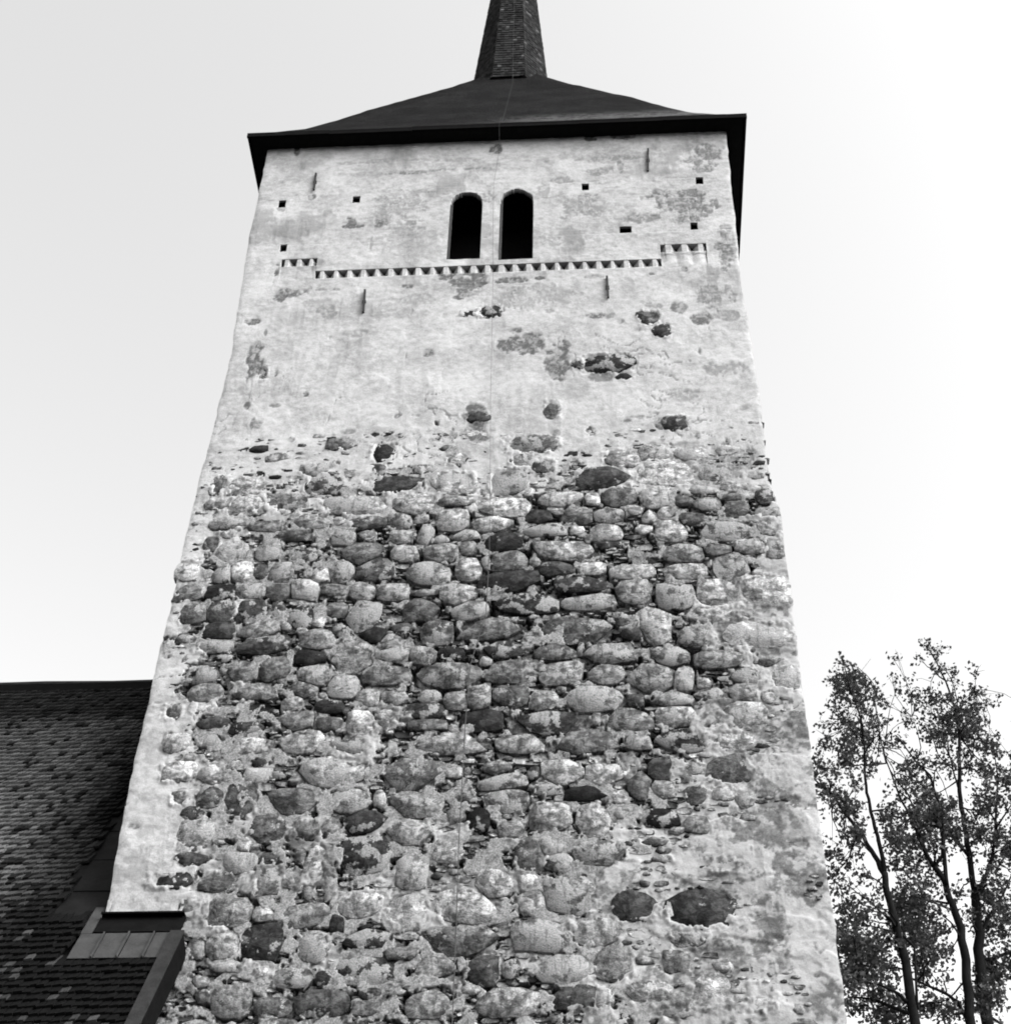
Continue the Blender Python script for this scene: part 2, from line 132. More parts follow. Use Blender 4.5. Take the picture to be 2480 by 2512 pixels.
# old grey plaster and stains: x, z, half width, half height, amount
STAINS = [(-2.68,26.68,0.17,0.26,0.9),(-2.62,26.51,0.21,0.09,1),(-2.07,26.6,0.13,0.16,0.6),(-3.46,27.51,0.09,0.1,0.6),(-1,28.3,1.27,0.27,0.25),
(-1.53,28.16,1.8,0.1,0.25),(-1.68,27.21,0.56,0.71,0.25),(-1.52,25.93,0.74,0.56,0.2),(-4.15,28.56,0.29,0.38,0.2),(-4.14,26.79,0.14,0.09,0.35),
(-3.99,27.14,0.11,0.12,0.4),(-0.1,27.27,0.18,0.21,0.4),(-0.04,28.81,0.14,0.2,0.8),(-3.89,28.98,0.07,0.21,0.9),(-1.51,26.47,0.12,0.16,0.4),
(-0.01,28.81,0.12,0.2,0.8),(2.03,28.44,1.28,0.22,0.25),(3.95,28.28,0.37,0.44,0.5),(3.59,26.8,0.73,0.44,0.55),(2.01,27.94,0.24,0.12,0.4),
(1.26,27.7,0.22,0.12,0.4),(1.77,27.12,0.21,0.24,0.35),(0.92,27.41,0.17,0.24,0.3),(1.53,26.74,0.49,0.35,0.35),(2.78,26.41,0.38,0.18,0.45),
(2.38,28.09,0.07,0.25,0.5),(1.31,25.89,0.54,0.2,0.25),(4.07,25.52,0.16,0.17,0.5),(3.11,27.06,0.19,0.12,0.5),(2.74,27.03,0.04,0.07,0.5),
(-3.72,24.55,0.15,0.16,1),(-3.35,24.69,0.24,0.04,0.6),(-3.22,24.26,0.21,0.12,0.3),(-2.86,24.04,0.18,0.21,0.4),(-1.48,24.67,0.13,0.08,0.6),
(-1.45,23.9,0.56,0.14,0.25),(-1.25,24.26,0.34,0.19,0.25),(-4.19,23.83,0.22,0.05,1),(-4,23,0.14,0.29,0.7),(-3.88,23.55,0.05,0.1,0.5),
(-3.76,22.47,0.06,0.15,0.8),(-3.54,22.45,0.03,0.07,0.8),(-2.97,21.89,0.05,0.06,0.7),(-3.98,21.65,0.04,0.05,0.9),(-3.8,21.23,0.04,0.14,0.6),
(-3.46,21.66,0.11,0.05,0.5),(-0.99,22.85,0.1,0.1,0.6),(-2.22,23.42,0.3,0.1,0.3),(-1.52,20.77,0.18,0.1,0.5),(-2.21,20.98,0.13,0.07,0.5),
(-3.1,20.83,0.05,0.05,0.5),(-0.52,24.32,0.13,0.08,0.7),(-0.36,24.71,0.33,0.19,1),(-0.16,21.22,0.22,0.12,0.6),(-0.12,20.87,0.19,0.19,0.4),
(-3.73,22.04,0.59,0.28,0.15),(-0.78,24.95,0.16,0.15,0.7),(-0.29,24.98,0.2,0.13,0.7),(0.55,23.07,0.41,0.31,0.95),(1.21,22.51,0.25,0.47,0.95),
(0.61,23.2,0.23,0.05,-0.3),(1.88,22.09,0.24,0.16,0.5),(0.34,24.75,0.35,0.09,0.9),(0.86,24.77,0.08,0.05,0.7),(0.97,24.23,0.97,0.4,0.28),
(1.05,23.87,0.12,0.09,0.35),(1.95,23.67,0.23,0.11,0.5),(2.24,23.51,0.07,0.08,0.5),(3.94,24.11,0.42,0.35,0.4),(3.66,23.54,0.2,0.19,0.9),
(4.08,23.58,0.3,0.17,0.35),(3.27,23.82,0.15,0.15,0.6),(2.83,23.9,0.15,0.09,0.4),(2.54,23.27,0.07,0.05,0.5),(3.96,22.17,0.4,0.14,0.35),
(3.19,21.64,0.26,0.19,0.3),(3.55,22.67,0.04,0.1,0.6),(2.3,21.03,0.09,0.07,0.6),(3.38,20.63,0.05,0.09,0.6),(4.21,21.26,0.15,0.09,0.4),
(3.87,20.07,0.47,0.37,0.4),(2.77,20.44,0.6,0.09,0.4),(1.14,20.8,0.13,0.09,0.5),(2.6,20.9,0.09,0.07,0.4),(2.84,24.78,0.07,0.03,0.7),
(3.41,24.87,0.07,0.07,0.7),(1.82,24.76,0.2,0.05,0.5),(2.55,21.13,0.13,0.04,0.5),(3.5,12.02,0.67,1.23,0.12),(3.27,12.87,0.21,0.14,0.3),
(2.79,13.12,0.07,0.1,0.6),(4.09,13.9,0.04,0.05,0.9),(3.84,13.09,0.09,0.03,0.8),(3.86,12.11,0.04,0.04,0.9),(3.84,11.98,0.05,0.04,0.9),
(4.21,11.34,0.04,0.03,0.7),(3.38,11.3,0.05,0.04,0.8),(3.63,11.26,0.06,0.04,0.6),(3.84,12.79,0.03,0.03,0.7),(3.33,11.67,0.08,0.06,0.8),
(4.3,13.55,0.13,0.52,0.15),(4.05,14.81,0.16,0.27,0.75),(4.33,14.76,0.12,0.22,0.45),(4.28,18.05,0.05,0.05,0.8),(4.14,14.86,0.1,0.17,0.5),
(4.42,16.72,0.07,0.05,0.5),(3.81,14.87,0.12,0.08,0.4),(4.31,19.31,0.14,0.1,0.5),(-4.34,13.57,0.1,0.07,0.6),(-4.27,13.18,0.11,0.05,0.2),
(-2.37,28.57,1.04,0.08,0.35),(-0.72,28.51,0.61,0.07,0.3),(-1.78,28.16,0.47,0.06,0.6),(-0.79,28.21,0.58,0.05,0.5),(2.02,28.36,0.96,0.08,0.4),
(-3.9,29.03,0.06,0.12,1),(0.01,28.83,0.1,0.2,0.9),(1.87,29.07,0.14,0.1,1),(2.43,29.1,0.25,0.1,1),(-2.1,26.61,0.07,0.11,0.7),
(-1.64,26.38,0.53,0.04,0.3),(-2.2,25.94,0.04,0.26,0.3),(-3.5,24.63,0.34,0.2,0.9),(-2.86,24.66,0.31,0.06,0.5),(-0.81,24.97,0.13,0.17,0.9),
(-0.29,25,0.18,0.19,0.9),(-0.45,24.5,0.15,0.24,0.7),(0.38,24.78,0.33,0.08,0.9),(0.32,25.15,0.13,0.12,0.7),(3.14,27.15,0.21,0.23,0.6),
(3.67,26.71,0.65,0.27,0.6),(3.96,28.34,0.33,0.31,0.5),(4.22,25.18,0.15,0.45,0.5),(-1,22.83,0.07,0.07,0.8),(-0.11,21.29,0.18,0.27,0.95),
(-0.04,20.78,0.18,0.17,0.8),(-3.96,22.78,0.2,0.43,0.8),(-4.17,23.85,0.23,0.1,1),(2.76,23.56,0.17,0.13,0.7),(3.66,23.57,0.19,0.15,0.7),
(3.28,23.8,0.1,0.1,0.6),(1.9,23.68,0.2,0.1,0.7),(0.78,20.55,0.38,0.16,0.6),(-3.88,25.19,0.08,0.34,0.7),(-3.21,25.34,0.03,0.19,0.6),
(3.1,25.41,0.02,0.29,0.6),(-1.52,20.81,0.23,0.13,0.5),(-2.35,20.75,0.19,0.1,0.6),(-3.96,21.66,0.05,0.09,0.9),(-3.74,21.21,0.12,0.1,0.5),
(2.97,20.93,0.3,0.15,0.7),(2.45,21.11,0.23,0.07,0.4),(1.06,21.31,0.14,0.21,0.7),(3.93,22.26,0.45,0.18,0.4),]
BRICKS = [(3.61,26.77,0.76,0.46,0.8),(3.94,28.33,0.38,0.4,0.6),(4.27,25.52,0.17,0.7,0.9),(4.1,25.54,0.18,0.2,0.6),(1.79,26.59,0.89,1.19,0.25),
(3.36,26.61,0.68,1.31,0.3),(-3.72,24.57,0.15,0.18,0.9),(-0.35,24.69,0.32,0.46,0.6),(3.96,24.06,0.45,0.39,0.35),(0.41,24.66,0.42,0.27,0.4),
(3.88,20,0.45,0.37,0.7),(-1.6,26.79,0.73,0.75,0.35),(-3,26.25,1.11,0.57,0.2),]
EDGE_A = [(12.208,-4.507),(12.546,-4.504),(13.648,-4.537),(14.658,-4.54),(15.923,-4.523),(16.495,-4.521),(17.701,-4.485),(18.775,-4.493),(19.974,-4.469),
(21.252,-4.399),(23.103,-4.372),(23.954,-4.413),(26.243,-4.475),(29.161,-4.483),]
EDGE_B = [(10.721,4.495),(12.037,4.516),(13.234,4.492),(14.45,4.491),(15.317,4.499),(16.519,4.493),(17.506,4.518),(18.128,4.502),(18.991,4.523),(19.672,4.41),
(20.737,4.423),(22.126,4.417),(23.343,4.405),(23.909,4.379),(24.272,4.363),(24.938,4.379),(26.825,4.41),(29.072,4.448),]
# trees: (branches as lists of x, y, z, radius; leaf clumps as x, y, z, radius, density)
TREES = [
([[(6.249,5,13.342,0.115),(6.231,5,14.084,0.107),(6.248,5,14.456,0.099),(6.184,5,14.923,0.091),(6.14,5,15.423,0.083),(6.148,5,15.756,0.075),],
[(6.148,5,15.756,0.07),(6.024,5.043,16.102,0.063),(5.948,5.086,16.384,0.056),(5.867,5.129,16.647,0.049),(5.693,5.171,16.987,0.041),
(5.559,5.214,17.358,0.034),(5.384,5.257,17.587,0.027),(5.285,5.3,17.778,0.02),],
[(6.142,5,15.712,0.06),(6.148,4.978,16.059,0.055),(6.116,4.956,16.413,0.049),(6.076,4.933,16.869,0.044),(6.049,4.911,17.214,0.039),
(6.057,4.889,17.599,0.033),(6.118,4.867,18.081,0.028),(6.124,4.844,18.706,0.023),(6.015,4.822,19.354,0.017),(5.977,4.8,19.938,0.012),],
[(6.249,5,13.342,0.05),(5.869,5.067,13.559,0.04),(5.637,5.133,13.686,0.03),(5.338,5.2,13.754,0.02),],
[(6.154,5,13.561,0.05),(6.047,4.9,13.649,0.04),(5.775,4.8,13.74,0.03),(5.403,4.7,13.751,0.02),],
[(6.3,5,13.44,0.035),(6.441,5.125,14.523,0.029),(6.277,5.25,14.85,0.023),(5.969,5.375,15.012,0.016),(5.564,5.5,15.221,0.01),],
[(6.094,5,17.8,0.03),(6.3,5.04,17.861,0.026),(6.473,5.08,17.898,0.021),(6.468,5.12,18.128,0.017),(6.466,5.16,18.542,0.012),(6.484,5.2,19.745,0.008),],
[(6.136,5,18.692,0.02),(5.824,4.85,18.459,0.013),(5.507,4.7,18.152,0.006),],
[(6.016,5,16.075,0.025),(5.739,4.8,16.344,0.018),(5.536,4.6,16.264,0.01),]],
 [(6.03,5,19.36,0.32,1.6),(6.16,5.7,20.6,0.12,0.8),(5.97,4.4,19.29,0.15,1.1),(5.99,6.1,20.43,0.16,1.2),(5.69,4.8,18.97,0.09,0.9),
(6.35,5.4,19.88,0.15,1.2),(6.09,4.1,18.53,0.18,1.3),(6.47,5,19.48,0.13,0.7),(6.72,5.7,19.69,0.11,0.8),(5.46,4.4,17.94,0.18,1.1),
(6.06,6.1,19.51,0.17,1.3),(6,4.8,18.29,0.18,1.4),(5.94,5.4,19.21,0.15,1),(6.18,4.1,17.95,0.11,1),(6.58,5,18.71,0.08,0.7),(6.44,5.7,19.37,0.13,1),
(5.22,4.4,17.57,0.12,0.9),(5.94,6.1,18.84,0.15,1),(5.39,4.8,17.55,0.24,1.2),(5.8,5.4,18.06,0.21,1),(5.73,4.1,16.82,0.14,0.8),(6.24,5,17.72,0.16,1.2),
(5.55,5.7,17.8,0.17,1.1),(5.57,4.4,16.65,0.16,1),(6.01,6.1,17.68,0.15,0.9),(5.53,4.8,17.09,0.12,1),(5.55,5.4,19,0.11,0.4),(5.62,4.1,15.89,0.17,1.3),
(6.45,5,16.39,0.22,1.2),(5.91,5.7,16.59,0.1,0.9),(5.22,4.4,15.69,0.09,2),(5.72,6.1,16.53,0.12,0.8),(5.72,4.8,15.6,0.11,0.8),(6.06,5.4,15.78,0.1,0.8),
(5.38,4.1,15.02,0.13,0.9),(5.36,5,15.48,0.1,0.9),(5.93,5.7,15.78,0.06,0.7),(5.84,4.4,14.79,0.11,0.9),(5.6,6.1,15.72,0.16,1.1),(5.64,4.8,14.82,0.19,1),
(5.38,5.4,15.01,0.12,1.4),(5.35,4.1,14.23,0.14,1),(6.01,5,14.63,0.19,1.1),(5.64,5.7,14.94,0.21,1.2),(5.68,4.4,14.03,0.24,1.1),
(5.57,6.1,14.86,0.23,1.5),(5.53,4.8,13.99,0.24,1.5),(6.01,5.4,14.32,0.17,1.2),(5.3,4.1,13.37,0.18,1.2),(5.8,5,13.74,0.18,1.3),(5.6,5.7,13.85,0.19,1.2),
(5.21,4.4,13.73,0.11,1.4),(5.75,6.1,15.93,0.14,0.7),(5.66,4.8,14.99,0.15,0.7),(6.49,5.4,17.05,0.2,0.9),(5.37,4.1,16.56,0.1,1),(5.29,5,17.32,0.1,1),]),
([[(7.314,6.2,13.94,0.12),(7.429,6.2,14.89,0.11),(7.435,6.2,15.44,0.1),(7.372,6.2,15.892,0.09),(7.336,6.2,16.285,0.08),(7.203,6.2,16.593,0.07),],
[(7.203,6.2,16.593,0.055),(7.117,6.25,16.913,0.05),(7.073,6.3,17.261,0.044),(7.027,6.35,17.467,0.039),(6.974,6.4,17.776,0.034),
(6.886,6.45,18.151,0.028),(6.831,6.5,18.628,0.023),(6.781,6.55,19.009,0.017),(6.784,6.6,19.314,0.012),],
[(7.349,6.2,16.239,0.06),(7.367,6.163,16.567,0.054),(7.405,6.125,17.021,0.048),(7.475,6.088,17.608,0.042),(7.416,6.05,17.92,0.036),
(7.384,6.012,18.277,0.03),(7.152,5.975,18.593,0.024),(6.986,5.938,18.938,0.018),(6.894,5.9,19.073,0.012),],
[(7.203,6.2,16.593,0.045),(7.348,6.15,16.773,0.042),(7.44,6.1,17.125,0.04),],
[(7.257,6.2,13.941,0.05),(7.16,6.1,14.118,0.044),(6.972,6,14.214,0.038),(6.636,5.9,14.333,0.031),(6.35,5.8,14.409,0.025),],
[(7.372,6.2,15.892,0.035),(7.06,6.367,16.065,0.027),(6.843,6.533,16.237,0.018),(6.669,6.7,16.316,0.01),],
[(7.233,6.2,18.672,0.018),(7.335,6.133,18.965,0.014),(7.312,6.067,19.292,0.01),(7.255,6,19.543,0.006),]],
 [(7.17,6.2,20.97,0.14,0.35),(7.23,6.9,21.17,0.12,0.3),(7.16,5.6,19.93,0.11,0.7),(7.34,7.3,21.13,0.09,0.7),(7.4,6,19.9,0.13,0.7),
(7.06,6.6,19.42,0.13,1.2),(7.05,5.3,18.17,0.16,1.1),(7.15,6.2,18.57,0.15,1.1),(7.32,6.9,18.71,0.2,1.1),(7.1,5.6,17.57,0.23,1.1),
(7.95,7.3,18.49,0.2,1.2),(7.44,6,17.46,0.25,1.5),(6.63,6.6,17.87,0.19,1.2),(6.88,5.3,17.01,0.2,1.2),(7.26,6.2,17.47,0.21,1.3),
(6.73,6.9,17.61,0.25,1.3),(7.51,5.6,18.22,0.08,1),(7.51,7.3,20.37,0.14,0.9),(6.83,6,19.77,0.11,0.5),(7.27,6.6,20.08,0.11,0.5),
(6.67,5.3,17.67,0.12,0.9),(6.73,6.2,16.53,0.24,1.1),(7.23,6.9,16.71,0.14,0.8),(6.61,5.6,15.66,0.33,1.6),(6.69,7.3,16.29,0.23,1.4),
(6.75,6,15.01,0.27,1.2),(6.79,6.6,15.68,0.28,1.6),(6.74,5.3,14.51,0.17,1),(6.73,6.2,14.73,0.21,1.1),(7.28,6.9,15.73,0.16,0.5),
(6.14,5.6,13.75,0.28,1.5),(6.95,7.3,14.65,0.24,1.4),(7.01,6,13.97,0.11,1.2),(7.47,6.6,17.82,0.25,1.3),(7.01,5.3,16.57,0.16,1),
(6.54,6.2,16.77,0.14,1.1),(7.09,6.9,17.15,0.19,0.7),(6.97,5.6,15.48,0.14,0.9),(7.38,7.3,15.65,0.16,0.6),(6.96,6,14.47,0.13,0.6),
(6.96,6.6,17.26,0.15,0.8),]),
([[(7.825,7.4,14.544,0.15),(7.942,7.4,15.541,0.137),(8.023,7.4,16.234,0.123),(8.086,7.4,16.83,0.11),],
[(8.086,7.4,16.83,0.085),(8.11,7.43,17.614,0.078),(8.147,7.46,18.246,0.07),(8.178,7.49,18.791,0.063),(8.238,7.52,19.252,0.056),
(8.338,7.55,19.822,0.049),(8.417,7.58,20.265,0.041),(8.452,7.61,20.864,0.034),(8.391,7.64,21.603,0.027),(8.288,7.67,22.119,0.019),
(8.181,7.7,22.489,0.012),],
[(8.094,7.4,17.545,0.05),(7.871,7.25,17.807,0.04),(7.757,7.1,18.018,0.03),],
[(8.154,7.4,18.982,0.03),(8.153,7.5,19.431,0.024),(8.17,7.6,19.861,0.018),(8.219,7.7,20.501,0.012),],
[(8.103,7.4,16.805,0.06),(8.289,7.35,17.064,0.052),(8.483,7.3,17.475,0.044),(8.609,7.25,17.971,0.036),(8.719,7.2,18.489,0.028),(8.824,7.15,18.982,0.02),
(8.868,7.1,19.625,0.012),],
[(8.023,7.4,16,0.05),(8.357,7.567,16.563,0.04),(8.622,7.733,16.947,0.03),(8.921,7.9,17.489,0.02),],
[(7.962,7.4,15.54,0.06),(8.26,7.5,15.637,0.045),(8.512,7.6,15.804,0.03),],
[(8.444,7.4,20.706,0.015),(8.718,7.55,21.105,0.01),(8.911,7.7,21.424,0.005),]],
 [(8.11,7.4,22.25,0.13,1),(8.52,8.1,22.77,0.1,0.6),(8.13,6.8,21.37,0.14,0.8),(8.74,8.5,22.49,0.13,0.9),(7.87,7.2,21.75,0.09,0.6),
(8.35,7.8,22.38,0.1,0.7),(7.86,6.5,20.38,0.13,1.1),(8.36,7.4,21.06,0.14,1),(8.39,8.1,20.94,0.44,1.4),(7.71,6.8,19.85,0.2,1.3),
(8.82,8.5,21.05,0.19,1.3),(8.37,7.2,20.44,0.23,1.3),(9.09,7.8,21.98,0.14,0.4),(8.58,6.5,20.5,0.11,1),(9.03,7.4,21.16,0.09,0.5),
(9.14,8.1,20.4,0.21,1.2),(8.44,6.8,18.36,0.26,0.9),(8.74,8.5,20.18,0.19,0.9),(7.98,7.2,19.83,0.13,1),(8.59,7.8,21.66,0.12,0.6),
(7.71,6.5,20.27,0.11,0.8),(8.68,7.4,20.5,0.11,0.6),(8.56,8.1,18.56,0.27,1.2),(8.43,6.8,18.05,0.21,1.1),(8.97,8.5,18.68,0.22,1.4),
(8.86,7.2,19.02,0.15,1),(8.79,7.8,19.49,0.16,0.7),(8.03,6.5,18.95,0.09,1),(8.23,7.4,16.71,0.35,1.6),(8.47,8.1,16.51,0.32,1.6),(8.31,6.8,16.7,0.21,1.3),
(8.54,8.5,18.78,0.23,1),(8.4,7.2,17.82,0.19,0.9),(8.18,7.8,15.53,0.31,1.5),(7.69,6.5,14.4,0.29,1.5),(8.11,7.4,17.44,0.11,0.7),(7.97,8.1,17.2,0.13,1),
(7.77,6.8,17.57,0.19,1.1),(8.9,8.5,17.1,0.32,1.4),(8.89,7.2,17.55,0.38,1.2),(8.74,7.8,15.75,0.37,1.3),(8.88,6.5,18.11,0.38,1),
(9.25,7.4,19.28,0.33,0.9),(8.76,8.1,17.87,0.2,1),(7.73,6.8,16.01,0.14,0.8),])]

# ------------------------------------------------------------------ helpers
def link(o, parent=None):
    col.objects.link(o)
    if parent: o.parent = parent
    return o
def mesh(name, V, Fc, mats=None, parent=None, smooth=False):
    me = bpy.data.meshes.new(name); me.from_pydata([tuple(v) for v in V], [], Fc)
    if smooth: me.polygons.foreach_set('use_smooth', [True]*len(me.polygons))
    for k in ([mats] if mats and not isinstance(mats, list) else mats or []): me.materials.append(k)
    me.update()
    return link(bpy.data.objects.new(name, me), parent)
def empty(name, loc=(0, 0, 0)):
    o = bpy.data.objects.new(name, None); o.location = loc; o.empty_display_size = .3
    return link(o)
def tag(o, label=None, cat=None, group=None, kind=None):
    for k, v in (('label', label), ('category', cat), ('group', group), ('kind', kind)):
        if v: o[k] = v
    return o
class MB:
    """collects shapes for one mesh"""
    def __init__(s): s.v = []; s.f = []; s.t = []
    def add(s, V, Fc, tone=None):
        b = len(s.v); s.v += [tuple(v) for v in V]; s.f += [tuple(i+b for i in q) for q in Fc]
        if tone is not None: s.t += [tone]*len(V)
    def box(s, c, a, b, d, tone=None):
        """box from centre and three half axis vectors"""
        c, a, b, d = Vector(c), Vector(a), Vector(b), Vector(d)
        V = [c+i*a+j*b+k*d for k in (-1, 1) for j in (-1, 1) for i in (-1, 1)]
        s.add(V, [(0, 2, 3, 1), (4, 5, 7, 6), (0, 1, 5, 4), (2, 6, 7, 3), (0, 4, 6, 2), (1, 3, 7, 5)], tone)
    def tube(s, pts, n=6, cap=True):
        """pts: list of (x,y,z,r)"""
        P = [Vector(p[:3]) for p in pts]; rings = []
        ref = Vector((.3, .9, .2)).normalized()
        b = len(s.v)
        for i, p in enumerate(P):
            t = (P[min(i+1, len(P)-1)]-P[max(i-1, 0)]).normalized()
            u = t.cross(ref).normalized(); w = t.cross(u)
            for k in range(n):
                a = 2*math.pi*k/n; s.v.append(tuple(p+(u*math.cos(a)+w*math.sin(a))*pts[i][3]))
        for i in range(len(P)-1):
            for k in range(n):
                s.f.append((b+i*n+k, b+i*n+(k+1) % n, b+(i+1)*n+(k+1) % n, b+(i+1)*n+k))
        if cap:
            s.f.append(tuple(b+k for k in range(n))[::-1]); s.f.append(tuple(b+(len(P)-1)*n+k for k in range(n)))
    def build(s, name, mat, parent=None, smooth=False):
        o = mesh(name, s.v, s.f, mat, parent, smooth)
        if s.t:
            a = o.data.attributes.new('tone', 'FLOAT', 'POINT'); a.data.foreach_set('value', np.array(s.t, dtype=np.float32))
        return o
TAB = np.random.RandomState(3).rand(256, 256).astype(np.float32)
def vnoise(x, y, seed=0):
    x = x+seed*17.31; y = y+seed*9.73
    ix = np.floor(x).astype(int); iy = np.floor(y).astype(int); fx = x-ix; fy = y-iy
    fx = fx*fx*(3-2*fx); fy = fy*fy*(3-2*fy)
    a = TAB[ix & 255, iy & 255]; b = TAB[(ix+1) & 255, iy & 255]; c = TAB[ix & 255, (iy+1) & 255]; d = TAB[(ix+1) & 255, (iy+1) & 255]
    return (a*(1-fx)+b*fx)*(1-fy)+(c*(1-fx)+d*fx)*fy
def fbm(x, y, f, oct=4, seed=0):
    r = 0; w = 1; t = 0
    for o in range(oct):
        r = r+w*vnoise(x*f+y*f*.11, y*f-x*f*.07, seed+o*5); t += w; w *= .5; f *= 2.03
    return np.clip((r/t-.5)*1.5+.5, 0, 1)
def sst(a, b, x):
    t = np.clip((x-a)/(b-a), 0, 1); return t*t*(3-2*t)

# ------------------------------------------------------------------ materials (a black and white world: greys only)
def nodes(name):
    mt = bpy.data.materials.new(name); mt.use_nodes = True; n = mt.node_tree
    bs = n.nodes['Principled BSDF']; bs.inputs['Roughness'].default_value = .9; bs.inputs['Specular IOR Level'].default_value = .15
    return mt, n, bs
class N:
    def __init__(s, n): s.n = n
    def new(s, t, **kw):
        x = s.n.nodes.new(t)
        for k, v in kw.items(): setattr(x, k, v)
        return x
    def put(s, sock, v):
        if hasattr(v, 'bl_idname') or hasattr(v, 'is_output'): s.n.links.new(v, sock)
        else: sock.default_value = v
    def math(s, op, a, b=0., c=0., clamp=False):
        x = s.new('ShaderNodeMath', operation=op, use_clamp=clamp)
        for i, v in enumerate((a, b, c)): s.put(x.inputs[i], v)
        return x.outputs[0]
    def mix(s, f, a, b):
        x = s.new('ShaderNodeMix'); s.put(x.inputs[0], f); s.put(x.inputs[2], a); s.put(x.inputs[3], b); return x.outputs[0]
    def ramp(s, v, a, b, lo=0., hi=1.):
        x = s.new('ShaderNodeMapRange', interpolation_type='SMOOTHSTEP'); s.put(x.inputs[0], v)
        for i, q in enumerate((a, b, lo, hi)): s.put(x.inputs[i+1], q)
        return x.outputs[0]
    def pos(s, scale=(1, 1, 1)):
        g = s.new('ShaderNodeNewGeometry'); mp = s.new('ShaderNodeMapping'); mp.inputs['Scale'].default_value = scale
        s.n.links.new(g.outputs['Position'], mp.inputs[0]); return mp.outputs[0]
    def noise(s, vec, scale, detail=4, rough=.55, dist=0.):
        x = s.new('ShaderNodeTexNoise'); s.n.links.new(vec, x.inputs['Vector'])
        x.inputs['Scale'].default_value = scale; x.inputs['Detail'].default_value = detail; x.inputs['Roughness'].default_value = rough
        x.inputs['Distortion'].default_value = dist
        return x.outputs[0]
    def attr(s, name): return s.new('ShaderNodeAttribute', attribute_name=name).outputs['Fac']
    def bump(s, h, strength, dist, bs):
        x = s.new('ShaderNodeBump'); s.put(x.inputs['Height'], h); x.inputs['Strength'].default_value = strength; x.inputs['Distance'].default_value = dist
        s.n.links.new(x.outputs[0], bs.inputs['Normal'])
def plain(name, v, var=.3, scale=6., stretch=(1, 1, 1), bump=.3, rough=.9):
    mt, n, bs = nodes(name); k = N(n); p = k.pos(stretch)
    a = k.noise(p, scale); b = k.noise(p, scale*7)
    c = k.math('MULTIPLY', k.ramp(k.math('ADD', k.math('MULTIPLY', a, .6), k.math('MULTIPLY', b, .4)), .3, .7, 1-var, 1+var), v)
    n.links.new(c, bs.inputs['Base Color']); k.bump(b, bump, .01, bs); bs.inputs['Roughness'].default_value = rough
    if v < .08: bs.inputs['Specular IOR Level'].default_value = .02
    return mt

def wall_material():
    mt, n, bs = nodes('lime_plaster_and_mortar'); k = N(n)
    p = k.pos(); ph = k.pos((1, 1, 1.5))
    P, D, S, B = k.attr('plaster'), k.attr('dark'), k.attr('stain'), k.attr('brick')
    n1 = k.noise(ph, 1.1, 5); n2 = k.noise(ph, 7., 6, .65); n3 = k.noise(p, 45, 4, .7)
    v = k.math('ADD', k.math('MULTIPLY', n1, .34), k.math('ADD', k.math('MULTIPLY', n2, .40), k.math('MULTIPLY', n3, .26)))
    pl = k.ramp(v, .34, .62, .16, .34)
    pl = k.math('MULTIPLY', pl, k.ramp(n2, .60, .74, 1., .86))
    pit = k.ramp(n3, .66, .74, 1., .72); pl = k.math('MULTIPLY', pl, pit)
    sa = k.math('MULTIPLY', S, k.ramp(k.math('ADD', k.math('MULTIPLY', n2, .6), k.math('MULTIPLY', n3, .4)), .38, .56, .65, 1.1), 0, True)
    pl = k.mix(sa, pl, .062)
    pl = k.mix(k.math('MULTIPLY', B, .75, 0, True), pl, .10)
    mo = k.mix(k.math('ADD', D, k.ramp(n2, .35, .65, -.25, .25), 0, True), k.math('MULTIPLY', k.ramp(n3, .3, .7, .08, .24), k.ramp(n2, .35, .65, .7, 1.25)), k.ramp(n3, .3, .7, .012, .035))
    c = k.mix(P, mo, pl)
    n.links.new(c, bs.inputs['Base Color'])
    k.bump(k.math('ADD', n3, k.math('MULTIPLY', n2, 1.2)), .5, .012, bs); bs.inputs['Specular IOR Level'].default_value = .05
    return mt
